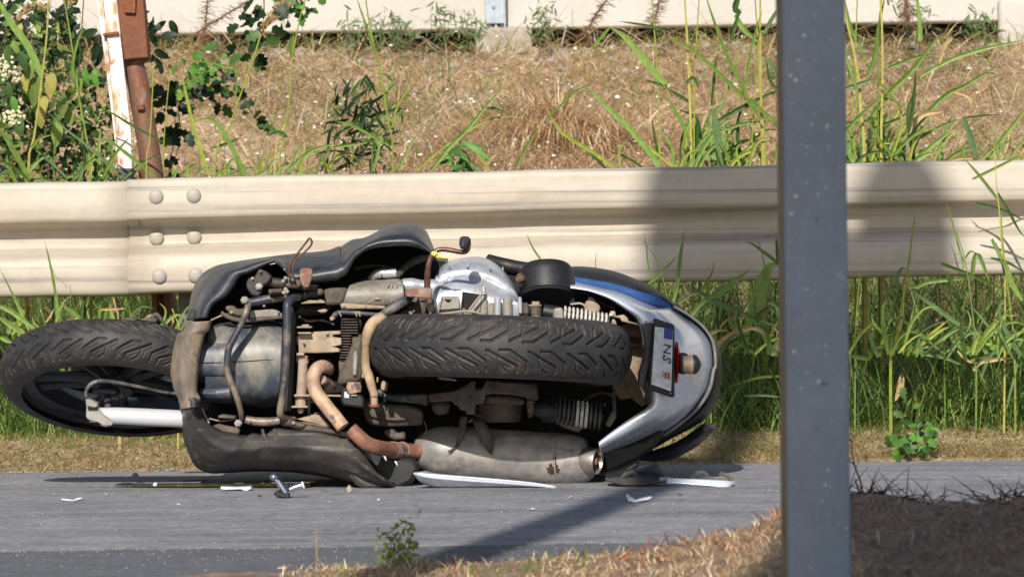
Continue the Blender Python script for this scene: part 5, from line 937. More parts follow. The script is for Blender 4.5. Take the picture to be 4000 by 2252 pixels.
lp_ = [(1545, 755), (1545, 680), (1562, 580), (1630, 480), (1720, 360), (1770, 300), (1790, 262), (1815, 268), (1832, 305), (1810, 360), (1730, 440), (1650, 510), (1600, 590), (1588, 690), (1600, 755)]
T('stand_loop', 'lever', '4', lp_, 27, .03, n=8)
for (x, y) in ((1500, 760), (1560, 770), (1600, 780), (1470, 800), (1500, 900), (1480, 940), (1520, 930)): bolt('4', x, y, .05, 20, 'aludust')
T('side_rail', 'frame', '4', [(1040, 1070), (1200, 1040), (1310, 1020)], [110, 120, 110], .10, n=14)
T('side_rail', 'framedk', '4', [(1290, 1030), (1500, 1000), (1700, 985), (1900, 960)], [110, 100, 95, 90], .12, n=14)
P('side_rail_joint', 'castdk', '4', [(1880, 895), (1970, 890), (1975, 975), (1885, 985)], .10, .15, .006)
P('side_rail_joint', 'mudmetal', '4', [(1690, 1075), (1800, 1035), (1990, 1050), (2000, 1070), (1700, 1085)], .08, .12, .004)
P('hose_guard', 'castdk', '4', [(730, 1130), (780, 1100), (850, 1110), (880, 1150), (960, 1140), (1060, 1165), (1060, 1250), (860, 1230), (780, 1190)], .10, .16, .012)
P('hose_guard', 'aludust', '4', [(1055, 1170), (1330, 1150), (1380, 1160), (1460, 1215), (1450, 1240), (1050, 1262)], .085, .13, .008)
T('coolant_hose', 'castdk', '4', [(690, 1190), (760, 1240), (880, 1280), (1050, 1290), (1250, 1265), (1460, 1250)], [50, 56, 56, 56, 50, 40], .09, n=12)
# ---------------- front panels
PT('front_mud_band', 'mudflap', patch2(K('b', (495, 300), (470, 395), (425, 440), (395, 560), (372, 680), (350, 850), (338, 1000), (340, 1105), (375, 1170), (380, 1255)), K('b', (240, 310), (205, 410), (140, 455), (98, 570), (72, 700), (58, 850), (72, 970), (105, 1100), (148, 1190), (165, 1300)), [(-.03, .14), (0, .03), (.10, .005), (.5, -.012), (.8, .0), (1, .06), (1.0, .22)], 60, 20), .004)
PT('band_joint', 'fairlow', patch2(K('b', (350, 1160), (385, 1190), (385, 1265)), K('b', (135, 1200), (150, 1225), (163, 1300)), [(0, .02), (.4, -.018), (1, .05)], 12, 8), .004)
rad = [[k+(dd,) for k in K('b', *pts)] for pts, dd in (
    (((500, 345), (640, 318), (780, 312), (900, 318), (1080, 300), (1220, 300), (1310, 322)), .22),
    (((478, 400), (620, 372), (780, 365), (900, 372), (1080, 350), (1220, 355), (1312, 375)), .125),
    (((470, 520), (600, 500), (780, 500), (900, 520), (1080, 500), (1220, 500), (1310, 520)), .085),
    (((440, 760), (600, 757), (780, 750), (900, 745), (1080, 735), (1220, 735), (1300, 740)), .070),
    (((440, 1000), (600, 1000), (780, 1010), (900, 1020), (1080, 1020), (1200, 1010), (1285, 1000)), .080),
    (((430, 1130), (600, 1150), (780, 1160), (900, 1180), (1080, 1190), (1200, 1180), (1262, 1170)), .115),
    (((430, 1195), (600, 1210), (780, 1228), (900, 1250), (1080, 1270), (1180, 1262), (1250, 1240)), .22))]
PT('radiator_cover', 'radiator', patch(rad, 60, 40), .004)
PT('radiator_front_step', 'radiator', patch([[k+(dd,) for k in K('b', *pts)] for pts, dd in (
    (((420, 530), (520, 522), (620, 520), (690, 525)), .14), (((400, 570), (520, 560), (620, 560), (690, 560)), .075), (((375, 760), (500, 760), (620, 760), (690, 758)), .058), (((358, 900), (500, 905), (620, 905), (690, 900)), .066), (((352, 985), (480, 995), (600, 995), (680, 990)), .13))], 30, 24), .003)
PT('radiator_lower_step', 'radiator', patch([[k+(dd,) for k in K('b', *pts)] for pts, dd in (
    (((372, 1055), (480, 1050), (600, 1030), (700, 1005)), .13), (((375, 1080), (480, 1075), (600, 1060), (710, 1040)), .085), (((380, 1140), (480, 1160), (600, 1170), (740, 1170)), .085), (((385, 1200), (500, 1215), (620, 1225), (750, 1230)), .16))], 26, 16), .003)
T('cover_seam', 'black', 'b', [(375, 772, .0535), (500, 768, .0535), (640, 768, .055)], [9, 8, 7], .053, n=6)
T('cover_seam', 'black', 'b', [(740, 760, .0665), (900, 752, .066), (1080, 740, .066), (1215, 736, .068)], [10, 9, 7, 5], .066, n=6)
T('front_crash_tube', 'frame', 'b', [(905, 60, .07), (925, 110, .035), (905, 190, .02), (850, 330, .02), (760, 500, .018), (710, 600, .018), (692, 720, .018), (688, 860, .018), (720, 980, .018), (775, 1100, .02), (825, 1250, .025), (845, 1350, .04), (850, 1430, .06)], [70, 80, 76, 74, 76, 84, 80, 80, 80, 76, 70, 62, 50], .02, n=14)
T('rear_crash_tube', 'frame', 'b', [(1500, 32, .09), (1430, 45, .05), (1375, 95, .025), (1368, 200, .02), (1366, 450, .018), (1352, 700, .018), (1336, 950, .018), (1318, 1130, .018), (1295, 1260, .02), (1290, 1350, .025), (1340, 1400, .05), (1450, 1420, .09)], [70, 90, 100, 98, 94, 92, 92, 90, 84, 82, 80, 60], .02, n=14)
P('tube_painted_shadow', 'black', 'b', [(1420, 100), (1470, 260), (1465, 700), (1440, 1100), (1420, 1330), (1330, 1330), (1360, 800), (1400, 150)], .10, .14, .004)  # black strip shaped as the shadow beside the rear crash tube
bolt('b', 885, 62, .02, 34, 'aludust'); bolt('l', 722, 262, .02, 30, 'aludust')
# ---------------- engine mount group
P('mount_arm', 'mudmetal', 'b', [(1500, 440), (1620, 425), (1900, 412), (1970, 410), (1975, 450), (1885, 455), (1885, 480), (1980, 490), (1985, 570), (1890, 590), (1960, 610), (1965, 650), (1900, 655), (1680, 662), (1560, 660), (1500, 690), (1495, 560)], .07, .15, .012)
for (x0, y0, x1, y1) in ((1475, 360, 1645, 380), (1485, 425, 1640, 445), (1445, 1130, 1665, 1155), (1415, 1260, 1600, 1282), (1475, 660, 1560, 690)): P('mount_washer', 'mudmetal', 'b', [(x0, y0), (x1, y0), (x1, y1), (x0, y1)], .045, .12, .002)
P('mount_nut', 'mudmetal', 'b', [(1528, 340), (1615, 338), (1615, 364), (1528, 364)], .055, .10, .003)
T('pivot_tube', 'mudmetal', 'b', [(1548, 690), (1545, 850), (1538, 1000), (1530, 1130)], [112, 112, 114, 120], .07, n=18)
P('pivot_gusset', 'mudmetal', 'b', [(1495, 665), (1560, 680), (1608, 760), (1608, 800), (1490, 800)], .06, .10, .006)
T('pivot_bush', 'mudmetal', 'b', [(1522, 1155), (1520, 1270)], [122, 122], .07, n=18)
bolt('b', 1522, 1310, .07, 30, 'mudmetal'); P('pivot_bar', 'mudmetal', 'b', [(1600, 1128), (1985, 1136), (1985, 1158), (1600, 1150)], .09, .11, .002)
P('cable_end', 'mudmetal', 'b', [(1700, 180), (1780, 162), (1822, 165), (1820, 200), (1760, 212)], .09, .12, .004)
P('frame_cross', 'framedk', 'b', [(1500, 110), (1800, 110), (1900, 130), (1800, 230), (1480, 250)], .20, .26, .006)
# finned cylinder
for i in range(15): P('cylinder_fin', 'castdk', 'c', [(92-i*1.2, 274+i*31), (285-(i > 5)*75-(i > 9)*25, 274+i*31), (285-(i > 5)*75-(i > 9)*25, 286+i*31), (92-i*1.2, 286+i*31)], .085, .20, .0012)
P('cylinder', 'castdk', 'c', [(200, 470), (330, 440), (330, 1000), (80, 1040), (60, 740), (140, 720), (150, 560), (215, 560)], .10, .22, .008)
P('cylinder_core', 'black', 'c', [(100, 260), (330, 280), (330, 760), (80, 740)], .14, .25, .004)
P('cylinder_head', 'castdk', 'c', [(160, 700), (215, 560), (330, 470), (335, 960), (210, 1000), (40, 1030), (70, 900)], .06, .12, .012)
P('head_strip', 'aludust', 'c', [(235, 640), (275, 630), (285, 700), (270, 920), (220, 915), (228, 750)], .048, .062, .004)
T('sensor_cap', 'exh', 'c', [(240, 990), (240, 1050), (250, 1110)], [150, 180, 150], .06, n=18)
P('solenoid', 'black', 'c', [(95, 1060), (150, 1040), (180, 1120), (320, 1130), (360, 1180), (355, 1290), (110, 1260), (85, 1200)], .05, .12, .01)
P('solenoid_label', 'plate', 'c', [(130, 1100), (160, 1100), (162, 1125), (185, 1128), (182, 1170), (130, 1165)], .0475, .0495, 0)
P('solenoid_clip', 'aludust', 'c', [(205, 1130), (275, 1132), (272, 1150), (208, 1148)], .043, .0495, .001)
# ---------------- exhaust
ex = T('exhaust_pipe', 'exh', 'b', [(1850, 870, .12), (1825, 830, .085), (1760, 815, .06), (1700, 850, .05), (1665, 930, .045), (1665, 1020, .045), (1700, 1110, .04), (1765, 1200, .035), (1850, 1310, .03), (1925, 1400, .025), (2000, 1500, .02)], [90, 130, 150, 158, 160, 160, 160, 160, 160, 160, 160], .04, n=20)
T('pipe_branch', 'exh', 'b', [(1760, 960, .06), (1830, 1010, .09), (1900, 1050, .12)], [110, 120, 80], .08, n=14, parent=ex)
T('pipe_elbow', 'exhred', 'l', [(1855, 320, .022), (1935, 395, .02), (2010, 460, .03), (2100, 500, .05), (2180, 520, .10), (2270, 530, .15)], [146, 150, 155, 158, 160, 160], .015, n=20, parent=ex)
T('pipe_joint', 'exh', 'l', [(2262, 530, .148), (2300, 534, .17), (2360, 538, .19)], [172, 176, 172], .17, n=20, parent=ex)
T('pipe_clamp', 'exhred', 'l', [(2355, 536, .19), (2430, 542, .21), (2520, 546, .23)], [150, 158, 150], .2, n=20, parent=ex)
T('clamp_band', 'exh', 'l', [(2365, 537, .195), (2378, 538, .2)], [182, 182], .19, n=20, parent=ex)
# muffler
MD = .265
st = [(196, 575, 170), (205, 575, 240), (235, 580, 330), (300, 590, 440), (400, 602, 530), (520, 614, 580), (700, 624, 590), (1000, 640, 585), (1300, 658, 580), (1600, 680, 582), (1850, 698, 586), (1990, 712, 570), (2080, 722, 520), (2140, 726, 430), (2172, 722, 340), (2176, 720, 300)]
b = MB(); Q = spline([(*K('m', (x, y))[0], w/2.862/2) for x, y, w in st], 60)
b.tube([W(q[0], q[1], MD) for q in Q], [max(q[2], 2)*MM(MD) for q in Q], 48)
mf = part(b, 'muffler', 'muff', smooth=50)
ca = W(*K('m', (2188, 712))[0], MD-.04); axm = Vector((1, -.46, -.10)).normalized(); rr_ = 150/2.862*MM(MD)
part(MB().lathe([(rr_*.97, -.030), (rr_, -.026), (rr_, .010), (rr_*.98, .0135), (rr_*.93, .0145), (rr_*.88, .012), (rr_*.86, -.001), (.001, -.002)], ca, axm, 40), 'muffler_end_cap', 'cap', mf, smooth=35)
part(MB().lathe([(rr_*.85, -.0015), (rr_*.85, .0010), (.001, .0012)], ca, axm, 30), 'cap_recess', 'soot', mf)
part(MB().lathe([(.009, .0), (.009, .012), (.007, .013)], ca, axm, 6), 'cap_bolt', 'exhred', mf)
# soot splash and weld seam on the muffler skin
def muff_pt(x, y, off=.0012):
    q = K('m', (x, y))[0]; i = np.argmin(np.abs(Q[:, 0]-q[0])); c, r = Q[i, 1], Q[i, 2]; dy = (q[1]-c)/r; dy = max(-.97, min(.97, dy)); return W(q[0], q[1], MD-r*MM(MD)*math.sqrt(1-dy*dy)-off)
for (cx, cy, rx_, ry_, m, nm) in ((1745, 850, 85, 110, 'soot', 'soot_stain'), (1850, 950, 75, 80, 'soot', 'soot_stain'), (1765, 700, 18, 120, 'soot', 'soot_stain')):
    n = 40; ring = []; random.seed(int(cx)); inner_ = []
    for k in range(n):
        a = 2*math.pi*k/n; f = random.uniform(.6, 1.1); ring.append(muff_pt(cx+rx_*f*math.cos(a), cy+ry_*f*math.sin(a))); inner_.append(muff_pt(cx+rx_*.45*math.cos(a), cy+ry_*.45*math.sin(a), .0016))
    b = MB().add([muff_pt(cx, cy, .0018)]+inner_+ring, [(0, 1+k, 1+(k+1) % n) for k in range(n)]+[(1+k, 1+n+k, 1+n+(k+1) % n, 1+(k+1) % n) for k in range(n)]); part(b, nm, m, mf, smooth=None)
part(MB().tube([muff_pt(x, y, .0006) for x, y in spline([(1790, 470), (1775, 560), (1765, 640), (1762, 760), (1775, 860)], 16)], [.0014+.0007*(i % 2) for i in range(16)], 6), 'weld_seam', 'exh', mf)
PT('muffler_bracket', 'castdk', [[W(*K('m', p)[0], d+MD-.055) for p, d in row] for row in ([((725, 215), .02), ((700, 260), .02), ((690, 420), .0), ((655, 560), -.010), ((575, 605), -.015)], [((790, 222), .015), ((780, 280), .012), ((760, 400), .0), ((690, 540), -.012), ((600, 612), -.017)])], .004, parent=mf)
PT('muffler_bracket', 'castdk', [[W(*K('m', p)[0], d+MD-.055) for p, d in row] for row in ([((725, 212), .02), ((840, 225), .02), ((870, 330), .0), ((930, 500), -.012), ((1030, 625), -.016)], [((760, 300), .016), ((860, 232), .018), ((960, 250), .01), ((1090, 450), -.010), ((1065, 640), -.017)])], .004, parent=mf)
part(MB().lathe([(.004, 0), (.004, .006)], muff_pt(588, 608, 0), (0, -1, 0), 8), 'bracket_weld', 'muff', mf)
# ---------------- swing arm and lower machinery (below the rear wheel)
T('swing_arm', 'hosebl', 's', [(215, 215), (300, 270), (420, 290), (560, 300), (760, 320)], [60, 90, 100, 100, 104], .17, n=16)
P('swing_arm_tip', 'framedk', 's', [(510, 262), (740, 250), (775, 260), (780, 375), (740, 385), (640, 345), (540, 318)], .13, .165, .006)
P('swing_arm_casting', 'castdk', 's', [(775, 255), (1050, 225), (1160, 190), (1250, 130), (1310, 115), (1310, 205), (1380, 205), (1430, 100), (2000, 150), (2015, 300), (1990, 330), (1880, 320), (1880, 290), (1700, 260), (1430, 245), (1400, 360), (1310, 365), (1300, 480), (1200, 480), (1200, 440), (1140, 430), (1120, 385), (1070, 375), (1050, 330), (790, 345)], .17, .26, .010)
P('casting_recess', 'castdk', 's', [(1420, 260), (1700, 275), (1870, 300), (1860, 380), (1400, 362)], .22, .27, .01)
T('casting_boss', 'castdk', 's', [(1550, 290), (1555, 310)], [70, 50], .21, n=14)
P('gear_box', 'castdk', 's', [(800, 345), (1040, 335), (1010, 480), (850, 495)], .22, .29, .012)
T('final_drive_hub', 'castdk', 's', [(1560, 360), (1560, 560)], [560, 520], .30, n=32)
T('lower_lug', 'framedk', 's', [(1925, 330), (1925, 440), (1920, 515)], [90, 88, 50], .17, n=12)
P('engine_sump', 'castdk', 's', [(60, 330), (130, 290), (300, 360), (500, 370), (640, 400), (720, 440), (720, 600), (300, 620), (100, 590), (50, 450)], .20, .30, .02)
T('sump_ridge', 'castdk', 's', [(80, 460), (200, 500), (350, 530), (520, 530)], [40, 40, 36, 30], .19, n=8)
P('stator_plate', 'framedk', 's', [(280, 650), (400, 640), (420, 690), (520, 670), (530, 760), (400, 770), (300, 720)], .2, .26, .006)
P('rim_shine', 'aludust', 's', [(875, 60), (1000, 68), (1095, 88), (1098, 108), (905, 90)], .155, .18, .003)  # pale strip standing in for a glint below the tyre
# ---------------- shocks
def shock(c, p0, p1, coil_r, turns, m, wire, d, body, marks=None, bm='black'):
    s = CR[c][2]; a = W(*K(c, p0)[0], d); b_ = W(*K(c, p1)[0], d); axs = (b_-a); L = axs.length; axs.normalize(); u = axs.cross(Vector((0, 1, 0))).normalized(); v = axs.cross(u); r = coil_r/s*MM(d)
    root = part(MB().tube([a-axs*.004, b_], r*.62, 16), 'shock_absorber', bm)
    n = turns*20; pts = [a+axs*(L*i/n)+(u*math.cos(2*math.pi*i/20)+v*math.sin(2*math.pi*i/20))*r for i in range(n+1)]
    part(MB().tube(pts, wire/s*MM(d), 7), 'coil_spring', m, root)
    T('shock_sleeve', bm, c, [body[0], body[1]], [coil_r*1.9, coil_r*2.0], d, n=20, parent=root)
    if marks:
        for i0 in marks: part(MB().tube([p+Vector((0, -.0012, 0)) for p in pts[i0+(0 if v.y < 0 else 10)+1:i0+(0 if v.y < 0 else 10)+10]], wire/s*MM(d)*1.15, 7), 'sunlit_strip', 'spring', root)  # white strips stand in for sun catching the shaded coil
    return root
s1 = shock('t', (535, 865), (1000, 945), 82, 11, 'spring', 13, .13, ((320, 832), (480, 858)))
T('shock_eye', 'mudmetal', 't', [(245, 730), (245, 770)], [84, 84], .12, n=8); T('shock_eye', 'mudmetal', 't', [(240, 760), (240, 775)], [140, 140], .12, n=20); T('shock_eye', 'framedk', 't', [(245, 775), (248, 870)], [120, 120], .12, n=18); T('shock_eye', 'mudmetal', 't', [(248, 870), (248, 920)], [100, 104], .12, n=16)
P('shock_collar', 'aludust', 't', [(430, 800), (520, 790), (540, 900), (520, 935), (440, 910), (420, 900)], .09, .16, .008)
P('silver_lug', 'alu', 't', [(62, 680), (100, 680), (110, 860), (60, 860)], .10, .15, .005); P('lug_block', 'castdk', 't', [(110, 745), (165, 740), (180, 860), (110, 860)], .12, .17, .004)
s2 = shock('u', (175, 645), (545, 700), 104, 10, 'springdk', 12, .22, ((40, 640), (165, 650)), marks=[80, 100, 120])
T('hose_boot', 'black', 'u', [(-40, 630), (60, 640), (130, 650)], [110, 150, 140], .20, n=16)
P('lower_bracket', 'framedk', 'u', [(620, 480), (650, 480), (655, 700), (600, 790), (560, 760), (625, 640)], .18, .24, .006)
# ---------------- hoses and cables
h_ = T('coolant_pipe', 'hose', 'c', [(590, 250, .06), (530, 270, .05), (450, 330, .05), (400, 430, .05), (375, 560, .06), (370, 700, .07), (375, 830, .07), (410, 930, .06), (440, 1040, .055), (465, 1130, .05), (470, 1240, .05)], [120, 130, 135, 120, 85, 95, 100, 110, 100, 90, 80], .05, n=16)
T('coolant_pipe', 'hosebl', 'c', [(545, 255, .055), (640, 180, .055), (740, 120, .06), (840, 60, .07), (900, 0, .09)], [104, 108, 108, 104, 90], .06, n=16)
T('pipe_cuff', 'hose', 'c', [(600, 300), (560, 230)], [0.1, 50], .05, n=10)
P('pipe_plate', 'mudmetal', 'c', [(330, 440), (350, 380), (375, 330), (400, 330), (395, 480), (385, 920), (350, 950), (310, 930), (310, 700), (335, 600)], .07, .11, .006)
T('pipe_nut', 'mudmetal', 'c', [(470, 1100), (470, 1150)], [100, 90], .045, n=8); T('pipe_nut', 'exhred', 'c', [(470, 1240), (470, 1270)], [130, 110], .05, n=12)
P('pipe_bracket', 'hose', 'c', [(575, 970), (605, 985), (590, 1080), (565, 1090), (540, 1060), (550, 990)], .08, .11, .004); P('pipe_bracket', 'hose', 'c', [(495, 930), (520, 940), (510, 1000), (495, 990)], .08, .1, .003)
T('wiring_harness', 'hosebl', 'c', [(-10, 270, .09), (30, 225, .075), (90, 200, .07), (200, 205, .07), (340, 215, .07), (470, 225, .07), (560, 230, .07)], [60, 60, 56, 52, 52, 48, 44], .07, n=10)
T('harness_knob', 'cable', 'c', [(-18, 250), (0, 285)], [50, 60], .06, n=10)
for x in (85, 262, 300): T('cable_tie', 'cable', 'c', [(x-12, 185), (x-4, 215), (x+12, 250)], [14, 16, 12], .05, n=6)
T('control_cable', 'cable', 'c', [(720, 260, .07), (800, 240, .06), (900, 240, .055), (1110, 242, .055), (1300, 212, .055), (1480, 190, .05), (1620, 200, .05), (1700, 235, .05), (1755, 262, .05)], [10, 40, 36, 36, 34, 30, 36, 30, 12], .055, n=10)
T('control_cable', 'cable', '5', [(1880, 1160), (1940, 1080), (2010, 990), (2060, 930)], [30, 34, 30, 22], .09, n=8)
for x, y in ((878, 225), (1110, 235), (1490, 190)): T('cable_tie', 'cable', 'c', [(x-8, y-38), (x, y), (x+4, y+34)], [18, 22, 12], .045, n=6)
T('cable_tie', 'cable', 'c', [(880, 240, .05), (905, 195, .045), (925, 182, .04)], [16, 20, 14], .05, n=6)
# ---------------- lower fairing
lo_out = K('l', (148, 120), (158, 260), (180, 420), (222, 540), (270, 650), (330, 716), (450, 758), (620, 752), (800, 742), (1000, 740), (1250, 748), (1450, 770), (1620, 800), (1760, 840), (1880, 880), (1960, 915), (2020, 932), (2200, 936), (2330, 930))
lo_in = K('l', (338, 98), (350, 180), (395, 250), (480, 320), (570, 362), (700, 385), (800, 402), (860, 375), (950, 390), (1010, 380), (1090, 330), (1200, 335), (1330, 345), (1500, 358), (1700, 400), (1830, 425), (1930, 480), (2000, 600), (2100, 760))
PT('lower_fairing', 'fairlow', patch2(lo_in, lo_out, [(-.03, .18), (0, .062), (.04, .050), (.36, .018), (.40, .020), (.70, .058), (.74, .068), (.92, .125), (1.0, .20), (.98, .34)], 150, 46, .0035, True), .004)
P('fairing_corner', 'fairlow', 'l', [(1800, 700), (2000, 620), (2110, 760), (2330, 930), (2200, 938), (2010, 936), (1900, 880), (1840, 800)], .07, .22, .02)
P('side_inner_panel', 'black', 'l', [(1940, 460), (2100, 480), (2300, 600), (2500, 620), (2560, 700), (2480, 860), (2340, 936), (2180, 900), (2060, 720), (1990, 560)], .16, .34, .02)
T('clip_hook', 'framedk', 'l', [(965, 320), (985, 400), (1030, 480), (1065, 530), (1100, 540), (1108, 440), (1085, 320)], [30, 40, 44, 40, 36, 34, 26], .035, n=8)
P('clip_hook_web', 'framedk', 'l', [(990, 400), (1060, 430), (1095, 420), (1090, 520), (1040, 530)], .035, .05, .006)
T('lower_rail', 'frame', 'l', [(790, 225), (900, 245), (1020, 248), (1140, 235)], [80, 92, 92, 80], .07, n=14)
P('lower_rail_bracket', 'framedk', 'l', [(1130, 210), (1170, 200), (1240, 210), (1310, 250), (1420, 270), (1370, 320), (1250, 300), (1150, 290)], .05, .11, .008)
P('lower_rail_bracket', 'mudmetal', 'l', [(1245, 215), (1270, 190), (1310, 220), (1450, 180), (1530, 175), (1600, 240), (1660, 310), (1560, 300), (1400, 270)], .08, .13, .008)
P('exhaust_shield', 'framedk', 'l', [(1240, 310), (1400, 270), (1560, 300), (1700, 330), (1755, 380), (1600, 370), (1400, 345)], .06, .10, .006)
P('lower_tray', 'framedk', 'l', [(510, 190), (560, 172), (700, 190), (700, 220), (520, 215)], .10, .16, .01)
P('lower_tray', 'castdk', 'l', [(460, 290), (520, 270), (720, 310), (745, 350), (720, 380), (560, 350)], .10, .16, .01)
T('fairing_stay', 'mudflap', 'l', [(352, 100), (385, 180), (430, 262)], [18, 26, 20], .09, n=8)
# white side panel trapped under the muffler
PT('side_panel', 'silver', patch2(K('m', (185, 850), (330, 868), (700, 898), (1100, 930), (1500, 970), (1780, 1005)), K('m', (195, 870), (300, 960), (500, 1015), (900, 1035), (1300, 1035), (1775, 1030)), [(0, .02), (.10, -.004), (.3, .0), (1, .045)], 60, 10), .003)
PT('side_panel_back', 'silver', patch2(K('m', (190, 848), (330, 862), (700, 890), (1100, 922), (1500, 960), (1780, 1000)), K('m', (330, 825), (420, 850), (700, 880), (1100, 910), (1500, 950), (1780, 995)), [(0, .02), (1, .10)], 40, 4), .003)
for (x, y) in ((2200, 610), (2312, 660)): P('torn_clip', 'plate', 'l', [(x-20, y-20), (x+8, y-15), (x+18, y+25), (x+10, y+34), (x-6, y+10)], .04, .05, .002)
# ---------------- fork, brake hose, caliper
T('fork_leg', 'fork', 'w', [(780, 1050, .12), (900, 1048, .125), (1200, 1062, .14), (1600, 1082, .16), (1700, 1088, .17)], [120, 146, 152, 152, 152], .13, n=24)
T('fork_leg', 'rim', 'w', [(1150, 790, .45), (1400, 770, .46), (1700, 760, .48)], [90, 100, 100], .46, n=14)
P('fork_foot', 'aludust', 'w', [(742, 900), (760, 895), (850, 945), (850, 985), (990, 1120), (970, 1142), (900, 1142), (850, 1110), (765, 1088), (748, 1060), (752, 980)], .10, .17, .008)
P('fork_foot_notch', 'inner', 'w', [(762, 968), (850, 985), (848, 1000), (765, 1000)], .092, .0985, .001)
bolt('w', 830, 965, .092, 16, 'aludust'); T('axle_foot', 'fork', 'w', [(880, 1130, .12), (920, 1134, .12), (970, 1132, .12)], [20, 34, 18], .12, n=10)
T('brake_hose', 'hosebl', 'w', [(755, 900, .10), (752, 840, .10), (785, 785, .10), (850, 755, .10), (950, 755, .11), (1080, 775, .12), (1250, 810, .14), (1400, 845, .16), (1560, 865, .18)], [34, 36, 36, 34, 32, 28, 26, 26, 26], .1, n=10)
P('wheel_spacer', 'rim', 'w', [(800, 820), (860, 808), (1000, 815), (1035, 830), (1035, 870), (1000, 885), (870, 875), (800, 870)], .20, .26, .01)
bolt('w', 1065, 870, .2, 24, 'rim', h=.01)
b = MB()
P('brake_caliper', 'framedk', 'w', [(1075, 205), (1150, 195), (1200, 215), (1280, 200), (1320, 190), (1380, 215), (1360, 250), (1280, 245), (1180, 235), (1080, 228)], .42, .50, .006)
T('caliper_pipe', 'framedk', 'w', [(1320, 210), (1345, 175), (1375, 180), (1410, 225), (1480, 300), (1560, 330)], [34, 40, 36, 22, 22, 20], .44, n=10)
T('axle', 'frame', 'w', [(940, 560, .33), (940, 1000, .18)], [60, 60], .3, n=12)
# ================================================================== pieces lying on the road
def thing(name, label, cat, c, pts0, group=None): return empty(name, G(*K(c, pts0)[0]), label, cat, group)
t = thing('broken_chrome_lever', 'broken chrome lever with ball end and black base lying on the road before the scooter', 'lever', 'l', (1160, 1010))
gd = G(*K('l', (1160, 1015))[0]).y
part(MB().tube(K3('l', gd, (1215, 985), (1160, 900), (1118, 835)), [.0080, .0080, .0068], 14), 'shaft', 'chrome', t)
part(MB().tube(K3('l', gd, (1112, 850), (1095, 815)), .0042, 10), 'neck', 'chrome', t)
part(MB().lathe([(.0006, -.0085), (.005, -.007), (.0085, -.002), (.0085, .002), (.005, .007), (.0006, .0085)], K3('l', gd, (1080, 800))[0], (0, 0, 1), 16), 'ball', 'chrome', t)
part(MB().tube(K3('l', gd+.01, (1240, 930), (1300, 905), (1375, 885)), [.0085, .0088, .0080], 14), 'side_bar', 'chrome', t); part(MB().tube(K3('l', gd+.01, (1368, 886), (1385, 880)), .0085, 12), 'bar_cap', 'plateedge', t)
part(MB().prism(K('l', (1075, 960), (1130, 935), (1140, 960), (1240, 965), (1235, 1020), (1150, 1012), (1090, 990)), gd-.012, gd+.03), 'base', 'black', t, bevel=.004)
part(MB().prism(K('l', (1180, 870), (1230, 870), (1245, 950), (1200, 950)), gd+.004, gd+.03), 'clamp', 'black', t, bevel=.004)
def shard(label, c, pts, th, m, cat='plastic shard'):
    q = K(c, *pts); low = max(q, key=lambda p: p[1]); d = G(*low).y; t = empty('body_shard', G(*low), label, cat)
    n = len(q); a = [W(p[0], p[1], d+.0) for p in q]; bb = [v+Vector((.002, th, .0015)) for v in a]
    part(MB().add(a+bb, [tuple(range(n)), tuple(range(n, 2*n))[::-1]]+[(i, n+i, n+(i+1) % n, (i+1) % n) for i in range(n)]), 'shell', m, t, bevel=.0006)
    return t, d
t, d = shard('silver curved plastic shard on the road just left of the broken lever', 'l', [(545, 898), (700, 905), (850, 896), (857, 915), (820, 938), (790, 942), (745, 925), (600, 932), (548, 925)], .03, 'silver')
part(MB().prism(K('l', (600, 930), (745, 926), (760, 938), (610, 940)), d+.004, d+.03), 'underside', 'black', t)
t, d = shard('small silver and black shard on the road at the far left', 'v', [(470, 488), (540, 492), (560, 500), (600, 482), (620, 478), (640, 485), (600, 498), (560, 506), (480, 500)], .025, 'silver'); part(MB().prism(K('v', (480, 500), (560, 506), (590, 498), (590, 504), (540, 513), (480, 512)), d+.002, d+.02), 'underside', 'black', t)
t, d = shard('bent white metallic shard lying in the pole shadow behind the muffler tip', 'x', [(117, 607), (128, 604), (150, 630), (210, 662), (260, 645), (375, 625), (383, 637), (340, 660), (205, 685), (150, 672), (140, 682), (135, 650)], .02, 'silver'); part(MB().prism(K('x', (150, 675), (205, 686), (345, 662), (370, 650), (330, 672), (230, 690)), d+.003, d+.02), 'underside', 'black', t)
t, d = shard('flat dark shard lying on the far side of the oil streak', 'l', [(150, 852), (165, 835), (350, 832), (395, 845), (380, 852)], .05, 'black')
t, d = shard('tiny white crumb of plastic at the left road edge of the streak', 'v', [(1182, 380), (1190, 366), (1205, 366), (1214, 378), (1205, 392), (1190, 392)], .012, 'plateedge', 'crumb')
t, d = shard('pale stone like fragment standing before the lower fairing', 'l', [(1812, 915), (1830, 885), (1850, 905), (1868, 935), (1855, 950), (1838, 962), (1820, 950)], .012, 'stone', 'fragment')
t, d = shard('small pale shard on the near dark asphalt left of the sprig', 'v', [(2135, 1030), (2195, 1022), (2200, 1035), (2175, 1045), (2140, 1043)], .02, 'plate')
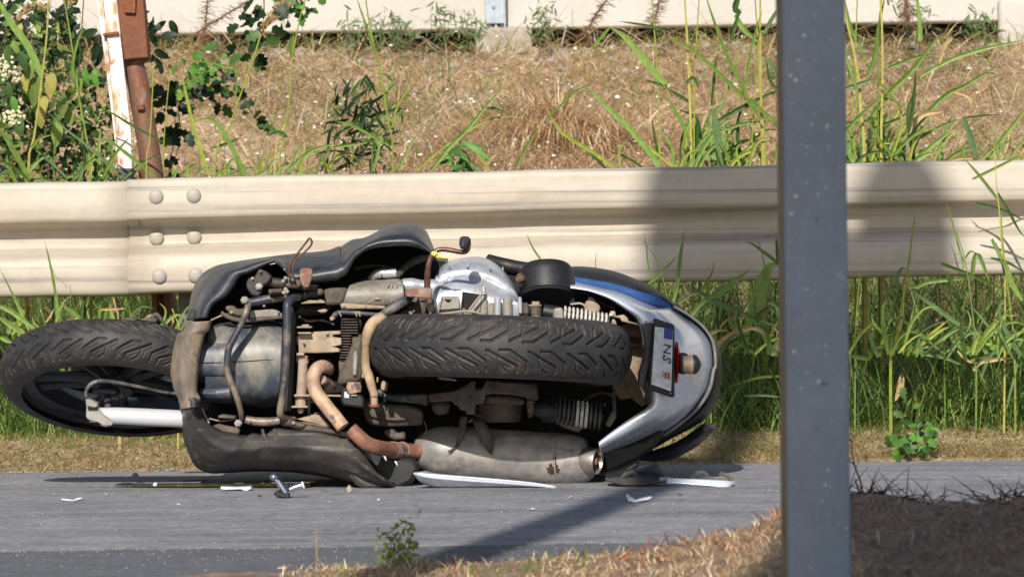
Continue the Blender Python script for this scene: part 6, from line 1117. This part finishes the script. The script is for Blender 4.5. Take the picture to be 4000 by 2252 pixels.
for (c, pts, l) in (('v', [(1012, 275), (1050, 272), (1072, 290), (1068, 318), (1012, 318)], 'greyish pink stone lying on the far road edge at the left'), ('z', [(1415, 540), (1440, 538), (1444, 552), (1425, 560)], 'white pebble on the far road edge right of the grey post'), ('z', [(980, 565), (998, 565), (1000, 577), (985, 580)], 'small cream pebble on the far road edge under the broad leaved weed')):
    q = K(c, *pts); cx = sum(p[0] for p in q)/len(q); lowy = max(p[1] for p in q); g = G(cx, lowy); r = (max(p[0] for p in q)-min(p[0] for p in q))/2*MM(g.y)
    I = [(0, 0, 1), (.9, 0, .4), (.28, .85, .3), (-.72, .53, .35), (-.72, -.53, .25), (.28, -.85, .4), (.8, .5, -.5), (-.3, .9, -.5), (-.9, 0, -.5), (-.3, -.9, -.5), (.8, -.6, -.5)]; f = [(0, 1, 2), (0, 2, 3), (0, 3, 4), (0, 4, 5), (0, 5, 1), (1, 6, 2), (2, 7, 3), (3, 8, 4), (4, 9, 5), (5, 10, 1), (1, 10, 6), (2, 6, 7), (3, 7, 8), (4, 8, 9), (5, 9, 10), (6, 10, 9, 8, 7)]
    o = MB().add([(g.x+a*r, g.y+b_*r+r, g.z+(c_+.5)*r*.75) for a, b_, c_ in I], f).build('pebble', M['stone'], None, smooth=None); o['label'] = l; o['category'] = 'pebble'
# broken mirror shell and silver trim arc behind the muffler
t = thing('broken_black_housing', 'broken black mirror housing lying on the road under the scooter tail', 'mirror housing', 'u', (850, 1265)); gd = G(*K('u', (850, 1278))[0]).y
PT('shell', 'black', patch([[k+(gd+.10,) for k in K('u', (845, 1140), (900, 1120), (990, 1092), (1030, 1130), (1070, 1200))], [k+(gd+.02,) for k in K('u', (700, 1175), (800, 1165), (930, 1160), (1030, 1185), (1090, 1215))], [k+(gd,) for k in K('u', (570, 1215), (700, 1255), (860, 1262), (1000, 1245), (1105, 1228))]], 30, 16), .004, parent=t)
part(MB().tube([W(q[0], q[1], gd-.004) for q in spline(K('u', (565, 1212), (650, 1240), (780, 1258), (920, 1250), (1050, 1225), (1110, 1212)), 24)], .0045, 8), 'rim', 'framedk', t)
part(MB().tube(K3('u', gd+.01, (690, 1215), (740, 1175), (790, 1160), (830, 1200)), [.006, .009, .009, .005], 8), 'bracket', 'framedk', t)
part(MB().tube(K3('u', gd-.006, (1015, 1222), (1060, 1215), (1105, 1215)), .006, 8), 'clip', 'aludust', t)
part(MB().prism(K('u', (560, 1200), (720, 1150), (845, 1150), (900, 1160), (860, 1250), (600, 1240)), gd+.03, gd+.16), 'inner_body', 'black', t, bevel=.01)
t = thing('silver_trim_arc', 'detached silver body trim bent into a loop on the road right of the scooter', 'trim', 'u', (1500, 1278)); gd = G(*K('u', (1550, 1281))[0]).y
PT('band', 'silver', patch([[k+(dd,) for k, dd in zip(K('u', (1075, 1205), (1180, 1212), (1350, 1218), (1500, 1226), (1590, 1232), (1622, 1238)), (gd+.03, gd+.02, gd+.01, gd+.01, gd+.015, gd+.03))],
    [k+(dd,) for k, dd in zip(K('u', (1075, 1252), (1180, 1252), (1350, 1264), (1500, 1279), (1590, 1280), (1625, 1262)), (gd+.02, gd+.008, gd, gd, gd+.004, gd+.03))]], 40, 6), .003, parent=t)
part(MB().tube([W(q[0], q[1], q[2]/1500) for q in spline([(k[0], k[1], dd*1500) for k, dd in zip(K('u', (1625, 1245), (1600, 1210), (1560, 1180), (1530, 1172)), (gd+.03, gd+.14, gd+.24, gd+.30))], 16)], .0055, 8), 'loop_end', 'trim', t)
part(MB().tube([W(q[0], q[1], q[2]/1500) for q in spline([(k[0], k[1], dd*1500) for k, dd in zip(K('u', (1280, 1198), (1330, 1168), (1380, 1165), (1440, 1195), (1510, 1232)), (gd+.25, gd+.22, gd+.18, gd+.08, gd+.02))], 20)], [.004+.003*math.sin(i/3) for i in range(20)], 8), 'inner_rib', 'trim', t)
# oil streak
oil = mat('oil_wet_asphalt', (.020, .014, .010), .18, col2=(.045, .03, .02), scale=20, spec=.6)
ys0 = K('v', (880, 398), (1100, 390), (1400, 385), (1700, 382), (2000, 380), (2400, 376)); ys1 = K('v', (880, 400), (1100, 402), (1400, 404), (1700, 404), (2000, 405), (2400, 404))
a = [G(*p) for p in spline(ys0, 40)]; b2 = [G(*p) for p in spline(ys1, 40)]
vs = [Vector((p.x, p.y+.012*math.sin(i*1.7), .003)) for i, p in enumerate(a)]+[Vector((p.x, p.y+.008*math.sin(i*2.3), .003)) for i, p in enumerate(b2)]
o = MB().add(vs, [(i, i+1, 41+i, 40+i) for i in range(39)]).build('oil_streak', oil, smooth=None); o['kind'] = 'stuff'; o['label'] = 'dark wet oil streak running along the road from under the scooter'

# loose wiring and small fixings in the engine bay
random.seed(21)
for (c, pts, w, m, d) in (('4', [(560, 1290), (700, 1230), (820, 1215), (1000, 1285)], 22, 'cable', .12), ('4', [(1560, 1060), (1700, 1120), (1850, 1130), (2020, 1110)], 26, 'black', .16), ('4', [(1600, 1200), (1750, 1170), (1950, 1180)], 30, 'framedk', .18),
    ('b', [(1500, 250), (1600, 300), (1760, 290), (1900, 340)], 26, 'hosebl', .16), ('b', [(1620, 700), (1720, 760), (1860, 740)], 24, 'castdk', .18), ('b', [(1600, 1200), (1700, 1230), (1800, 1330)], 22, 'cable', .12), ('b', [(1640, 1380), (1720, 1340), (1800, 1390), (1900, 1440)], 30, 'hosebl', .10),
    ('l', [(430, 215), (560, 240), (700, 215)], 16, 'cable', .12), ('5', [(430, 640), (700, 600), (900, 640), (1040, 740)], 44, 'castdk', .34), ('5', [(980, 690), (1150, 560), (1300, 500), (1440, 520)], 70, 'fair', .36), ('5', [(560, 470), (700, 520), (900, 540), (1200, 470)], 30, 'black', .38),
    ('t', [(640, 640), (760, 650), (900, 740), (1060, 800)], 26, 'castdk', .3), ('t', [(600, 760), (700, 750), (760, 780)], 22, 'mudmetal', .18), ('u', [(380, 560), (520, 500), (640, 520)], 26, 'castdk', .3), ('s', [(1300, 480), (1500, 520), (1800, 500)], 20, 'castdk', .26), ('s', [(740, 560), (760, 640), (750, 700)], 8, 'aludust', .2)):
    T('wire', m, c, pts, w, d, n=8)
for (c, x, y, d, rp, m) in (('4', 1230, 1110, .09, 14, 'aludust'), ('4', 820, 1190, .095, 18, 'mudmetal'), ('4', 1410, 1190, .08, 14, 'aludust'), ('5', 560, 1120, .10, 20, 'mudmetal'), ('5', 300, 1110, .10, 20, 'mudmetal'), ('5', 1060, 1060, .13, 22, 'aludust'), ('b', 1560, 560, .065, 12, 'castdk'),
    ('b', 1820, 440, .065, 16, 'mudmetal'), ('c', 360, 460, .065, 16, 'mudmetal'), ('c', 360, 900, .065, 16, 'mudmetal'), ('s', 900, 300, .165, 20, 'castdk'), ('s', 1240, 300, .165, 24, 'castdk'), ('s', 1960, 200, .165, 22, 'castdk'), ('s', 1500, 180, .165, 18, 'castdk'), ('l', 1280, 260, .05, 14, 'aludust'), ('l', 840, 240, .05, 14, 'mudmetal'), ('n', 470, 230, .10, 12, 'aludust'), ('n', 560, 1350, .10, 12, 'aludust'), ('t', 1380, 940, .13, 12, 'mudmetal')):
    bolt(c, x, y, d, rp, m)
# crash crumbs of silver and black plastic around the scooter
for i, (x, y, m) in enumerate(((1290, 1962, 'silver'), (1015, 1940, 'black'), (1480, 1955, 'plateedge'), (2230, 1945, 'silver'), (2655, 1935, 'black'), (700, 1975, 'plateedge'), (2080, 1990, 'plateedge'), (420, 1935, 'silver'))):
    g_ = G(x, y); b = MB(); n = 5; rr = random.uniform(.003, .007)
    vs = [(g_.x+rr*random.uniform(.6, 1.4)*math.cos(k*6.28/n), g_.y+rr*2*math.sin(k*6.28/n), .001+random.uniform(0, .004)) for k in range(n)]
    o = b.add(vs+[(a, b_, c_+.0015) for a, b_, c_ in vs], [(0, 1, 2, 3, 4)[::-1], (5, 6, 7, 8, 9)]+[(k, (k+1) % n, n+(k+1) % n, n+k) for k in range(n)]).build('plastic_crumb', M[m], None, smooth=None)
    o['label'] = ('tiny silver plastic crumb', 'tiny black plastic crumb', 'tiny white plastic crumb', 'small silver flake', 'small black flake', 'small white flake', 'white speck of plastic', 'silver speck of plastic')[i]+' on the road '+('below the broken lever', 'left of the broken lever', 'before the lower fairing corner', 'before the muffler end', 'below the black mirror housing', 'left of the flat silver shard', 'before the muffler middle', 'before the front wheel')[i]; o['category'] = 'plastic crumb'; o['group'] = 'plastic crumbs from the crash'
